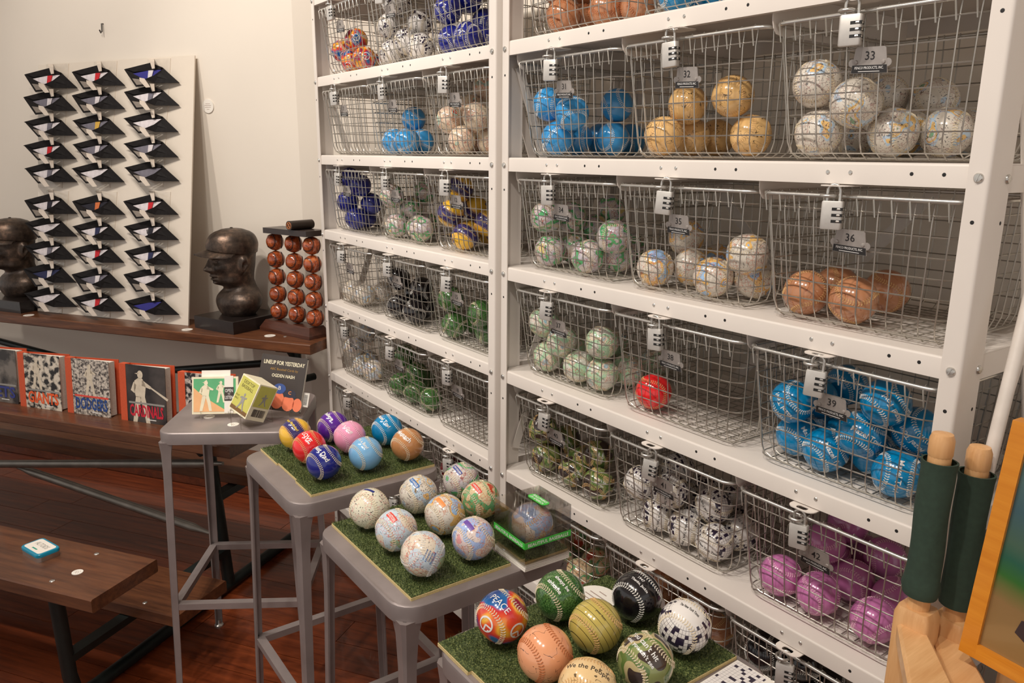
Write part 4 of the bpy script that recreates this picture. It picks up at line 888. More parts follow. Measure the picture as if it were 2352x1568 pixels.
# boxed flip book
pn = at(586, 974, SZ+0.022); pl2 = at(526, 948, SZ+0.030)
exb = Vector((pn.x-pl2.x, pn.y-pl2.y, 0)).normalized()
Mb = frame_xy(pl2, exb, Vector((0, 0, 1))*math.cos(R_(24)) - exb.cross(Vector((0, 0, 1)))*math.sin(R_(24)))
Mb = Mb @ Matrix.Rotation(R_(-12), 4, 'Z')
bw, bh, bt = 0.078, 0.096, 0.058
Mb = lift(Mb, bw, bt, 0.007)
T = thing('boxed_game', 'small olive boxed desktop baseball game tilted on a clear easel', 'box', Mb)
slabobj(bw, bh, bt, 'box', PICK['cream'], T, Matrix())
MB().box(0.003, bw-0.003, 0.004, bh-0.004, 0, 0.0003).obj('front_print', PICK['olive'], T, 0)
MB().box(0.003, bw-0.003, 0.004, 0.014, 0.0003, 0.0005).obj('dirt_print', PICK['brown'], T, 0)
b = MB(); figure(b, Matrix.Translation((0.040, 0.010, 0)), 0.048, 0.0008); b.obj('runner_print', PICK['grey'], T, 0)
b = MB(); flat_text(b, 'DESKTOP', 0.009, Matrix.Translation((bw/2, bh-0.014, 0.0003)), 0.0, 0.046, 0.0003); flat_text(b, 'BASEBALL', 0.009, Matrix.Translation((bw/2, bh-0.026, 0.0003)), 0.0, 0.050, 0.0003)
flat_text(b, 'PLAY', 0.005, Matrix.Translation((0.014, 0.042, 0.0003)), 0.0, 0.015, 0.0003); flat_text(b, 'BALL!', 0.005, Matrix.Translation((0.014, 0.034, 0.0003)), 0.0, 0.015, 0.0003); b.obj('lettering', PICK['dolive'], T, 0)
SR = Matrix.Translation((bw, 0, 0)) @ Matrix(((0,0,1,0),(0,1,0,0),(-1,0,0,0),(0,0,0,1)))
MB().box(0.004, bt-0.003, 0.036, bh-0.003, 0, 0.0003, SR).obj('side_print', PICK['olive'], T, 0)
b = MB(); figure(b, SR @ Matrix.Translation((0.030, 0.040, 0)), 0.034, 0.0006); b.obj('side_runner', PICK['grey'], T, 0)
b = MB(); x = 0.012
while x < 0.05:
    w2 = random.choice((0.0006, 0.001, 0.0016)); b.box(x, x+w2, 0.010, 0.030, 0, 0.0004, SR); x += w2+random.choice((0.0007, 0.0012))
b.obj('barcode', PICK['char'], T, 0)
easel('clear acrylic easel under the tilted olive box', Mb, bw, bh, bt, 0.004)
# black card book
Ml = upright(at(583, 945, SZ+0.012), at(666, 947, SZ+0.012), R_(20)); Ml = Ml @ Matrix.Rotation(R_(-6), 4, 'Z'); lw, lh = 0.124, 0.146; Ml = lift(Ml, lw, 0.014, 0.007)
T = thing('card_book', 'black hardback book titled Lineup for Yesterday leaning on a clear easel', 'book', Ml)
slabobj(lw, lh, 0.014, 'cover', PICK['char'], T, Matrix())
MB().box(0.002, lw+0.0008, 0.003, lh-0.003, -0.0115, -0.0025).obj('page_block', PAGES, T, 0)
b = MB(); flat_text(b, 'LINEUP FOR YESTERDAY', 0.011, Matrix.Translation((lw/2+0.002, lh-0.020, 0)), 0.02, 0.112, 0.0004); b.obj('title_lettering', PICK['cream'], T, 0); b = MB(); flat_text(b, 'OGDEN NASH', 0.009, Matrix.Translation((lw/2+0.004, lh-0.054, 0)), 0.02, 0.062, 0.0004); b.obj('author_lettering', PICK['cream'], T, 0)
b = MB(); flat_text(b, 'ABC Baseball Cards by', 0.008, Matrix.Translation((lw/2+0.004, lh-0.038, 0)), 0.0, 0.076, 0.0004); b.obj('subtitle_lettering', plain('print_gold', srgb(170, 130, 60), 0.5), T, 0)
def ell(b, cx, cy, rx, ry, off, n=16): b.add([(cx+rx*math.cos(2*math.pi*i/n), cy+ry*math.sin(2*math.pi*i/n), off) for i in range(n)], [tuple(range(n))])
b = MB(); ell(b, 0.060, 0.028, 0.018, 0.024, 0.0003); ell(b, 0.090, 0.022, 0.017, 0.021, 0.0003); ell(b, 0.115, 0.020, 0.0125, 0.018, 0.0003); b.obj('faces_print', PICK['flesh'], T, 0)
b = MB(); ell(b, 0.062, 0.058, 0.017, 0.014, 0.0005); b.obj('blue_cap_print', plain('print_blue', srgb(60, 86, 150), 0.5), T, 0)
b = MB(); ell(b, 0.091, 0.048, 0.017, 0.011, 0.0005); b.box(0.080, 0.110, 0.038, 0.042, 0.0003, 0.0006); b.obj('dark_cap_print', plain('print_navy', srgb(50, 50, 66), 0.5), T, 0)
b = MB(); flat_text(b, 'B', 0.010, Matrix.Translation((0.062, 0.060, 0.0005)), 0.0, None, 0.0003); b.obj('cap_letter', WHITEINK, T, 0)
b = MB(); flat_text(b, 'C', 0.009, Matrix.Translation((0.091, 0.050, 0.0005)), 0.02, None, 0.0003); b.obj('cap_letter', ORP, T, 0)
MB().box(lw-0.012, lw+0.016, 0.018, 0.056, -0.0152, -0.0142).obj('barcode_tag', PAPER, T, 0)
b = MB()
for i in range(9): b.box(lw+0.003, lw+0.012, 0.024+0.003*i, 0.0254+0.003*i, -0.0142, -0.0139)
b.obj('barcode', INK, T, 0)
easel('clear acrylic easel behind the black hardback book', Ml, lw, lh, 0.0165, 0.012)
# ------------------------------------------------------------------ hardback team books on the middle plank
SPINE = plain('orange_cloth', srgb(206, 84, 46), 0.6, var=0.08, scale=200)
def photo_mat(name, scale, lo, hi, c0=0.4, c1=0.6, detail=4):
    t = NT('photo_'+name); c = t.rcoord(); return t.fin(t.ramp(t.noise(c, scale, detail), [(c0, lo), (c1, hi)]), 0.35)
G_ = srgb
PH = [photo_mat('dugout', 22, G_(40, 34, 32), G_(120, 112, 104)), photo_mat('crowd_dark', 55, G_(26, 22, 22), G_(220, 208, 190), 0.44, 0.58), photo_mat('crowd_light', 130, G_(70, 62, 60), G_(216, 204, 190), 0.40, 0.62),
      photo_mat('stands', 10, G_(36, 30, 30), G_(74, 66, 62)), photo_mat('crowd_plain', 80, G_(24, 20, 22), G_(200, 186, 176), 0.46, 0.6)]
FIG = plain('print_uniform', srgb(216, 202, 180), 0.45, var=0.1, scale=60)
BOOKS = [((1.995, 0.118), 'METS', NAVYP, 'hardback team book cropped at the picture edge, blue lettering on its photo cover', False), ((1.792, 0.111), 'GIANTS', plain('title_orange', srgb(240, 92, 34), 0.4), 'hardback Giants team book with orange title lettering', True),
         ((1.588, 0.117), 'DODGERS', plain('title_blue', srgb(30, 70, 140), 0.4), 'hardback Dodgers team book with blue title lettering', True), ((1.365, 0.122), 'CARDINALS', plain('title_red', srgb(206, 30, 56), 0.4), 'hardback Cardinals team book with red title lettering', True),
         ((1.120, 0.110), '', INK, 'hardback orange-spined team book half hidden behind the stool display', False)]
for k, ((bu, bv), ttl, tm, lbl, fig) in enumerate(BOOKS):
    w, h = 0.176, 0.186
    T = thing('team_book', lbl, 'book', uv(bu, bv, 0.60).to_4d() and (Matrix.Translation(uv(bu, bv, 0.6001)) @ Matrix.Rotation(ROT_UV+R_(1.0), 4, 'Z') @ Matrix.Rotation(R_(86), 4, 'X')), 'team books standing on the plank')
    # local x along the cover, y up, z towards the viewer
    MB().box(0, w, 0, h, -0.002, 0).obj('front_cover', PH[k], T, 0)
    MB().box(-0.004, 0.022, -0.0005, h+0.0005, -0.0205, 0.0006).obj('spine', SPINE, T, 0)
    RB_ = Matrix.Translation((0, 0, -0.018)) @ Matrix.Rotation(R_(9), 4, 'Y')
    MB().box(0, w, 0, h, -0.0025, 0, RB_).obj('back_cover', SPINE, T, 0)
    b = MB(); b.prism([(0.022, -0.003), (w-0.006, -0.006), (w-0.008, -0.034), (0.022, -0.016)], 0.004, h-0.004, Matrix(((1,0,0,0),(0,0,1,0),(0,1,0,0),(0,0,0,1)))); b.obj('page_block', PAGES, T, 0)
    if ttl:
        b = MB(); flat_text(b, ttl, 0.040, Matrix.Translation((0.022+(w-0.022)/2, 0.038, 0)), 0.03, 0.132, 0.0008); b.obj('title_lettering', tm, T, 0)
        MB().box(0.030, w-0.006, 0.060, 0.066, 0, 0.0004).obj('subtitle_line', PICK['grey'] if k == 1 else REDP if k == 2 else PICK['grey'], T, 0)
        MB().box(0.10, 0.135, 0.010, 0.0125, 0, 0.0004).obj('author_line', WHITEINK, T, 0)
    if fig:
        b = MB(); batter(b, Matrix.Translation((0.075 if k != 2 else 0.095, -0.004 if k == 3 else 0.066, 0)), 0.178 if k == 3 else 0.108, 0.0003, k == 3); b.obj('player_print', FIG, T, 0)
# mint tin
t0, t1 = at(84, 1291, 0.418), at(135, 1271, 0.418)
TM = frame_xy(at(95, 1272, 0.40), Vector((t1.x-t0.x, t1.y-t0.y, 0)), Vector((-(t1.y-t0.y), t1.x-t0.x, 0)))
T = thing('mint_tin', 'small hinged mint tin with turquoise rim on the low plank', 'tin', TM)
MB().prism(rrect(0.058, 0.092, 0.010, 4), 0, 0.015).obj('tin_body', plain('tin_metal', (0.62, 0.6, 0.57), 0.35, 1.0), T, 40)
b = MB(); b.loft([[(x, y, z) for x, y in rrect(0.060-d, 0.094-d, 0.011, 4)] for d, z in ((0, 0.013), (0, 0.0205), (0.003, 0.0225))]); b.obj('lid', plain('turquoise_enamel', srgb(16, 140, 172), 0.3), T, 40)
MB().prism(rrect(0.048, 0.082, 0.008, 4), 0.0225, 0.0229).obj('lid_panel', PAPER, T, 0)
b = MB(); flat_text(b, 'ALTOIDS', 0.014, Matrix.Translation((0.006, 0, 0.0229)) @ Matrix.Rotation(R_(-90), 4, 'Z'), 0.0, 0.056, 0.0002); b.obj('lettering', PICK['grey'], T, 0)
b = MB(); b.box(-0.016, -0.012, -0.012, 0.012, 0.0229, 0.0231); b.obj('green_mark', plain('print_teal', srgb(60, 160, 140), 0.5), T, 0)
# ------------------------------------------------------------------ acrylic board with wallets
BV0, BV1, BZ0, BZ1 = 0.650, 0.862, 0.79, 1.80
BN = (VB*(-(BZ1-BZ0)) + Vector((0, 0, BV1-BV0))).normalized()            # outward normal of the leaning board
BO = uv(0, BV0, BZ0)
def onb(px, py, off=0.0):
    d = ray(px, py); o = BO + BN*off; return CAM + d*((o-CAM).dot(BN)/d.dot(BN))
BU = -UA; BUP = BN.cross(BU) if BN.cross(BU).z > 0 else BU.cross(BN)
BTOP = onb(447, 127); ur = (onb(432, 748).dot(UA)+BTOP.dot(UA))/2; ul = (onb(86, 722).dot(UA)+onb(88, 150).dot(UA))/2
hb = (BTOP-BO).dot(BUP)
Mbd = frame_xy(uv(ul, BV0, BZ0+0.0005), BU, BUP)           # local x right, y up the board, z outwards
if Mbd.to_3x3() @ Vector((0, 0, 1)) @ BN < 0: raise RuntimeError('board frame')
FROST = plain('frosted_acrylic', srgb(226, 214, 198), 0.28, var=0.01, coat=0.3)
CLIP = plain('milky_clip', srgb(214, 200, 184), 0.25, coat=0.4)
STRIP = plain('milky_strip', srgb(220, 208, 192), 0.2, coat=0.5)
BD = thing('wallet_board', 'tall frosted acrylic display board leaning on the wall behind the wallets', 'display board', Mbd)
wb = (ul-ur)
binv = Mbd.inverted()
cr_ = [binv @ onb(x, y) for x, y in ((86, 724), (432, 748), (447, 127), (88, 150))]; cr_[0].y = cr_[1].y = 0.0
MB().prism([(q.x, q.y) for q in cr_], -0.006, 0).obj('sheet', FROST, BD, 0)
cols = [115, 225, 347]
rows = [[184, 236, 293, 347, 400, 473, 525, 578, 631, 687], [178, 232, 290, 345, 400, 475, 533, 585, 643, 697], [172, 224, 285, 343, 398, 475, 533, 590, 643, 705]]
for c in range(3):
    for a, z in ((0, 4), (5, 9)):
        p, q = binv @ onb(cols[c]-8, rows[c][a]-36), binv @ onb(cols[c]+28, rows[c][z]+32)
        MB().box(p.x, q.x, q.y, p.y, 0.0, 0.0022).obj('clip_strip', STRIP, BD, 0)
LEA = plain('black_leather', (0.014, 0.012, 0.012), 0.42, var=0.25, scale=90); LEAG = plain('grey_lining', srgb(128, 118, 108), 0.7); LEAB = LEA
for m_ in (LEA, LEAB): m_.node_tree.nodes['Principled BSDF'].inputs['Specular IOR Level'].default_value = 0.12; m_.node_tree.nodes['Principled BSDF'].inputs['Roughness'].default_value = 0.6
FW_ = plain('white_jersey', srgb(214, 206, 208), 0.8, var=0.15, scale=60)
FABC = {'w': FW_, 'g': plain('grey_jersey', srgb(112, 108, 118), 0.8, var=0.15, scale=60), 'r': plain('red_jersey', srgb(196, 30, 40), 0.8), 'b': plain('blue_jersey', srgb(46, 44, 128), 0.8), 'k': plain('dark_jersey', srgb(30, 28, 40), 0.8),
        'o': plain('orange_trim', srgb(206, 110, 60), 0.8), 'y': plain('gold_trim', srgb(206, 164, 70), 0.8), 'n': plain('navy_jersey', srgb(38, 42, 78), 0.8)}
FNAME = {'w': 'white', 'g': 'grey', 'r': 'red', 'b': 'blue', 'k': 'black', 'o': 'orange', 'y': 'gold', 'n': 'navy'}
WAL = [['wr', 'gw', 'wg', 'wr', 'wg', 'wk', 'ww', 'wg', 'nw', 'ww'], ['wr', 'gw', 'gy', 'gw', 'ww', 'ko', 'wn', 'wr', 'gw', 'wr'], ['bw', 'wg', 'ww', 'gw', 'gg', 'wr', 'wk', 'wn', 'ww', 'bb']]
ORD = ['top', 'second', 'third', 'fourth', 'fifth', 'sixth', 'seventh', 'eighth', 'ninth', 'bottom']
CN = ['column nearest the cropped bust', 'middle column', 'column nearest the capped bust']
def slabpoly(b, pts, th):               # pts: 3-D points seen from outside; slab grows towards the board
    n = len(pts); back = [p - Vector((0, 0, th)) for p in pts]
    b.add(list(pts)+back, [tuple(range(n)), tuple(range(2*n-1, n-1, -1))] + [(i, n+i, n+(i+1) % n, (i+1) % n) for i in range(n)])
for c in range(3):
    for r in range(10):
        cx, cy = cols[c], rows[c][r]; k = 1.0 if c < 2 else 1.04
        jx = random.uniform(-1.5, 1.5)
        org = onb(cx, cy, 0.0)
        Mw = Mbd.copy(); Mw.translation = org; wi = Mw.inverted()
        def W3(dx, dy, n): return wi @ onb(cx+dx*k, cy+dy, n)
        main, acc = WAL[c][r]
        T = thing('wallet', 'open black leather wallet with %s%s lining, %s row, %s' % (FNAME[main], '' if acc == main else ' and '+FNAME[acc], ORD[r], CN[c]), 'wallet', Mw, 'open wallets clipped to the board')
        b = MB(); slabpoly(b, [W3(-61+jx, -13, 0.030), W3(-17, 9, 0.030), W3(8, 16, 0.016), W3(60+jx, 18, 0.008), W3(24, -18, 0.014), W3(-2, -28, 0.022)], 0.004); b.obj('back_panel', LEAB, T, 0)
        b = MB(); slabpoly(b, [W3(-58+jx, -14, 0.034), W3(-38, -7, 0.036), W3(20, -13, 0.026), W3(23, -18, 0.022), W3(-2, -26, 0.030)], 0.003); b.obj('upper_pocket', LEA, T, 0)
        b = MB(); slabpoly(b, [W3(-40, -3, 0.036), W3(-12, 12, 0.038), W3(6, 6, 0.036), W3(24, -12, 0.030), W3(-6, -10, 0.034)], 0.002); f = b.obj('jersey_lining', FABC[main], T, 0)
        if acc != main:
            b = MB(); slabpoly(b, [W3(-6, -10.0, 0.0366), W3(-8, 11, 0.0393), W3(0, 9, 0.0388), W3(5, -11, 0.0358)], 0.001); b.obj('lining_stripe', FABC[acc], f, 0)
        b = MB(); slabpoly(b, [W3(-15, 10, 0.048), W3(8, 18, 0.040), W3(61+jx, 18, 0.012), W3(27, -15, 0.030), W3(6, 1, 0.046)], 0.003); b.obj('front_flap', LEA, T, 0)
        if r not in (2, 3, 4, 6, 7, 9):
            b = MB(); slabpoly(b, [W3(-61+jx, -13, 0.040), W3(-34, 27, 0.058), W3(-8, 24, 0.058), W3(-17, 9, 0.046)], 0.003); q = b.obj('side_flap', LEA, T, 0)
            b = MB(); slabpoly(b, [W3(-42, 8, 0.0525), W3(-32, 23, 0.0590), W3(-12, 21, 0.0585), W3(-20, 11, 0.0510)], 0.0012); b.obj('grey_pocket', LEAG, q, 0)
        else:
            b = MB(); slabpoly(b, [W3(-58+jx, -12, 0.040), W3(-28, 21, 0.054), W3(-9, 19, 0.054), W3(-17, 9, 0.046)], 0.003); q = b.obj('side_flap', LEA, T, 0)
            b = MB(); slabpoly(b, [W3(-40, 3, 0.0485), W3(-27, 17, 0.0555), W3(-14, 15, 0.0545), W3(-22, 6, 0.0480)], 0.0012); b.obj('grey_pocket', LEAG, q, 0)
        if c == 2 and r == 6:
            b = MB(); e0 = W3(-5, -2, 0.0375); flat_text(b, 'ps', 0.016, frame_xy(e0, W3(12, -6, 0.0370)-e0, Vector((0, 1, 0))), 0.02, 0.02, 0.0006); b.obj('lettering', INK, f, 0)
        # milky clip that hooks over the wallet
        def strip(*q): b = MB(); [slabpoly(b, [binv @ onb(cx+x, cy+y, n) for x, y, n in f_], 0.0018) for f_ in q]; b.obj('clip', CLIP, BD, 0)
        strip([(-6, -37, 0.004), (-3, -31, 0.043), (7, -31, 0.043), (6, -37, 0.004)], [(-3, -31, 0.043), (2, -14, 0.043), (8, -15, 0.043), (7, -31, 0.043)])
        strip([(-27, 6, 0.0640), (-26, 14, 0.0640), (-12, 29, 0.0640), (-2, 28, 0.0640), (-16, 8, 0.0640)])
# ------------------------------------------------------------------ busts
def bronze():
    t = NT('dark_bronze'); c = t.coord(); nz = t.noise(c, 24, 6, 0.65); f = t.noise(c, 160, 3)
    return t.fin(t.ramp(nz, [(0.35, srgb(50, 41, 36)), (0.55, srgb(84, 70, 60)), (0.72, srgb(134, 108, 90))]), 0.42, 0.5, bump=f, bstr=0.25, bdist=0.002)
BRONZE = bronze(); BBASE = plain('black_marble', srgb(34, 28, 26), 0.3, coat=0.3, var=0.2, scale=60)
PROF = [(0, -.005, .060, .072), (.012, -.006, .068, .086), (.03, -.008, .076, .100), (.05, -.010, .080, .108), (.068, -.013, .078, .106), (.084, -.017, .070, .094), (.098, -.020, .062, .074), (.110, -.016, .062, .060), (.120, -.006, .070, .056),
        (.130, .004, .077, .058), (.147, .007, .080, .062), (.165, .007, .082, .066), (.185, .005, .084, .069), (.21, .003, .085, .071), (.235, .002, .088, .073), (.252, .002, .091, .076), (.27, .001, .092, .077), (.29, 0, .086, .073), (.306, -.001, .075, .064), (.319, -.002, .055, .048), (.327, -.002, .033, .030), (.330, -.002, .001, .001)]
def cr(a, b, c, d, t): return 0.5*((2*b)+(-a+c)*t+(2*a-5*b+4*c-d)*t*t+(-a+3*b-3*c+d)*t*t*t)
def prof(z):
    n = len(PROF)
    for i in range(n-1):
        if PROF[i+1][0] >= z or i == n-2:
            t = min(1, max(0, (z-PROF[i][0])/(PROF[i+1][0]-PROF[i][0]))); a, b_, c, d = PROF[max(i-1, 0)], PROF[i], PROF[i+1], PROF[min(i+2, n-1)]
            return [cr(a[k], b_[k], c[k], d[k], t) for k in (1, 2, 3)]
def bust_mesh():
    b = MB(); nz, na = 150, 120; rings = []
    def g(x, s): return math.exp(-(x/s)**2)
    for j in range(nz+1):
        z = 0.330*j/nz; cx, rx, ry = prof(z); ring = []
        for i in range(na):
            th = 2*math.pi*i/na; a = th if th <= math.pi else th-2*math.pi
            d = 0.0
            d += 0.024*g(a, 0.14)*g(z-0.178, 0.011) + 0.017*g(a, 0.11)*g(z-0.194, 0.014) + 0.009*g(a, 0.10)*g(z-0.212, 0.012)     # nose
            d += 0.009*g(abs(a)-0.17, 0.09)*g(z-0.174, 0.008)                                                                      # nostrils
            d += 0.0090*g(abs(a)-0.30, 0.28)*g(z-0.230, 0.008)                                                                     # brow
            d -= 0.0150*g(abs(a)-0.36, 0.17)*g(z-0.2120, 0.0105); d += 0.0065*g(abs(a)-0.36, 0.11)*g(z-0.2100, 0.0055)             # sockets, eyes
            d += 0.0075*g(abs(a)-0.60, 0.24)*g(z-0.185, 0.017)                                                                     # cheeks
            d += 0.0075*g(a, 0.30)*g(z-0.1540, 0.0048) + 0.0075*g(a, 0.26)*g(z-0.1420, 0.0050) - 0.0062*g(a, 0.32)*g(z-0.1482, 0.0028)   # lips
            d -= 0.0045*g(a, 0.25)*g(z-0.1335, 0.005) + 0.004*g(abs(a)-0.42, 0.10)*g(z-0.158, 0.013); d += 0.0100*g(a, 0.32)*g(z-0.1240, 0.0075)  # chin
            d += 0.006*g(abs(a)-1.10, 0.35)*g(z-0.132, 0.014)                                                                      # jaw
            e = (abs(a)-1.68); ez = z-0.196
            rr = math.hypot(e/0.17, ez/0.030); d += 0.019*math.exp(-(max(0, rr-0.15))**4*1.6) - 0.012*g(e+0.02, 0.075)*g(ez+0.001, 0.015)  # ears
            edge = 0.250-0.016*min(1.0, abs(a)/1.6)
            if z > edge: d += 0.0050*min(1, (z-edge)/0.003) * (1 if z < 0.318 else 0.3)                                             # cap edge
            ring.append((cx+(rx+d)*math.cos(th), (ry+d)*math.sin(th), z))
        rings.append(ring)
    b.loft(rings)
    br = MB(); n = 26; top = []; 
    ins, outs, mids = [], [], []
    for i in range(n+1):
        a = R_(-78+156*i/n); cx, rx, ry = prof(0.252)
        ins.append(Vector((cx+(rx-0.004)*math.cos(a), (ry-0.002)*math.sin(a), 0.2535-0.012*abs(math.sin(a)))))
        k = math.cos(a)**0.75 if math.cos(a) > 0 else 0
        outs.append(Vector((cx+(rx+0.003+0.050*k)*math.cos(a*0.88), (ry+0.006+0.008*k)*math.sin(a), 0.2500-0.008*k-0.018*abs(math.sin(a)))))
    vs = []
    for p, q in zip(ins, outs):
        m = p.lerp(q, 0.5)+Vector((0, 0, 0.003)); vs += [p, m, q, q-Vector((0, 0, 0.004)), m-Vector((0, 0, 0.005)), p-Vector((0, 0, 0.006))]
    fs = []
    for i in range(n):
        for k in range(6): fs.append((i*6+k, (i+1)*6+k, (i+1)*6+(k+1) % 6, i*6+(k+1) % 6))
    fs += [(5, 4, 3, 2, 1, 0), tuple(n*6+k for k in range(6))]
    br.add(vs, fs)
    bt = MB(); bt.lathe([(0.0001, 0.326), (0.006, 0.328), (0.005, 0.332), (0.0001, 0.333)], 12)
    return b.mesh('head', 80), br.mesh('cap_brim', 50), bt.mesh('cap_button', 50)
ME_HEAD, ME_BRIM, ME_BTN = bust_mesh()
def bust(near, left, label, depth=0.235, face=54):
    p0, p1 = at(near[0], near[1], 0.7902), at(left[0], left[1], 0.7902); ex = Vector((p0.x-p1.x, p0.y-p1.y, 0)); w = ex.length; ex.normalize()
    ey = Vector((-ex.y, ex.x, 0)); M_ = frame_xy(p1, ex, ey)
    T = thing('bronze_bust', label, 'bust', M_, 'capped bronze busts on the top plank')
    b = MB(); b.loft([[(x, y, z) for x, y in ((0+d, 0+d), (w-d, 0+d), (w-d, depth-d), (0+d, depth-d))] for d, z in ((0, 0), (0, 0.046), (0.002, 0.048))]); b.obj('base', BBASE, T, 0)
    c = M_ @ Vector((w*0.47, depth*0.50, 0.048)); tw = (CAM-c); tw.z = 0; tw.normalize(); lf_ = Vector((-RT.x, -RT.y, 0)).normalized()
    f = tw*math.cos(R_(face))+lf_*math.sin(R_(face)); rot = Matrix.Rotation(math.atan2(f.y, f.x), 4, 'Z')
    Ml_ = M_.inverted() @ Matrix.Translation(c) @ rot @ Matrix.Scale(1.0, 4)
    h = mo('head', ME_HEAD, BRONZE, T); h.matrix_local = Ml_
    q = mo('cap_brim', ME_BRIM, BRONZE, h); q = mo('cap_button', ME_BTN, BRONZE, h)
    return T
bust((537, 769), (448, 752), 'bronze bust of a man in a ball cap beside the rack of wooden balls')
bust((48, 720), (-62, 706), 'bronze capped bust on the far side of the wallet board', face=48)
# ------------------------------------------------------------------ rack of wooden baseballs
r0, r1 = at(597, 757, 0.7902), at(722, 784, 0.7902); rex = Vector((r1.x-r0.x, r1.y-r0.y, 0)).normalized(); rey = Vector((-rex.y, rex.x, 0))
Mr = frame_xy(r0, rex, rey); rinv = Mr.inverted()
def onr(px, py, yy):
    o = r0+rey*yy; d = ray(px, py); return rinv @ (CAM + d*((o-CAM).dot(rey)/d.dot(rey)))
RK = thing('baseball_rack', 'wooden rack of brown lacquered baseballs stacked on rods beside the bust', 'ball rack', Mr)
RL = 0.285; RWD = 0.098
RWOOD = wood('rack_wood', srgb(56, 30, 22), srgb(96, 54, 38), 6, 0.35, 0.3)
b = MB(); b.loft([[(x0_, y0_, z) for x0_, y0_ in ((d, d), (RL-d, d), (RL-d, RWD-d), (d, RWD-d))] for d, z in ((0, 0), (0, 0.012), (0.016, 0.040))]); b.obj('base', RWOOD, RK, 0)
def lacq():
    t = NT('lacquered_ball'); c = t.rcoord(); nz = t.noise(c, 30, 5, 0.6); nl = t.noise(c, 46, 1.2); ln = t.math('LESS_THAN', t.math('ABSOLUTE', t.math('SUBTRACT', nl, 0.5)), 0.018)
    col = t.ramp(nz, [(0.3, srgb(120, 46, 22)), (0.55, srgb(172, 82, 40)), (0.75, srgb(206, 128, 76))]); return t.fin(t.mix(t.math('MULTIPLY', ln, 0.7), col, srgb(50, 22, 14)), 0.12, 0, 0.8)
LACQ = lacq(); DTH = plain('dark_thread', srgb(46, 26, 18), 0.6)
ME_RS = None
def seam_line():
    b = MB(); pts = [seam(4*math.pi*i/160)*(RB+0.0002) for i in range(160)]; b.tube(pts, 0.0012, 5, True); return b.mesh('seam', 60)
ME_RS = seam_line(); sb = 0.0325/RB
xs = [onr(px, 640, RWD/2).x for px in (637, 679, 720)]
top = 0.040+5*0.0655
for x in xs:
    MB().tube([(x, RWD/2, 0.03), (x, RWD/2, top+0.004)], 0.004, 8).obj('rod', RWOOD, RK, 60)
    for k in range(5):
        rot = orient(Mr @ Vector((x, RWD/2, 0.2)), random.uniform(0.3, 0.6), random.uniform(-0.2, 0.2), R_(random.uniform(80, 100)))
        q = mo('wooden_baseball', ME_BALL, LACQ, RK); objmat(q, LACQ); q.matrix_local = Matrix.Translation((x, RWD/2, 0.040+0.0655*(k+0.5))) @ Mr.to_3x3().inverted().to_4x4() @ rot @ Matrix.Scale(sb, 4)
        s = mo('seam', ME_RS, DTH, q); s2 = mo('stitching', ME_STITCH, DTH, q); objmat(s2, DTH)
xa = onr(601, 520, 0.0).x
b = MB(); b.box(xa, RL+0.006, 0.004, RWD-0.004, top+0.002, top+0.022); b.obj('top_bar', plain('dark_bar', srgb(44, 32, 28), 0.4, coat=0.2), RK, 0)
xk = onr(662, 512, 0.0).x+0.010; rc = 0.0165
Mk = Matrix.Translation((xk, -0.006, top+0.022+rc)) @ Matrix.Rotation(R_(-90), 4, 'X')
b = MB(); b.lathe([(0.0001, 0), (rc, 0), (rc, RWD+0.004), (0.0001, RWD+0.004)], 24, Mk); b.obj('bat_end', plain('dark_bar2', srgb(50, 40, 34), 0.4), RK, 40)
b = MB(); Mf = Matrix.Translation((xk, -0.0063, top+0.022+rc)) @ Matrix.Rotation(R_(90), 4, 'X')
b.tube([Mf @ Vector((0.0115*math.cos(2*math.pi*i/24), 0.0115*math.sin(2*math.pi*i/24), 0)) for i in range(24)], 0.0011, 5, True)
for s in (-1, 1): b.tube([Mf @ Vector((-0.006, s*0.008, 0)), Mf @ Vector((0.006, -s*0.008, 0))], 0.0013, 5)
b.obj('round_emblem', plain('emblem_orange', srgb(196, 112, 50), 0.5), RK, 60)
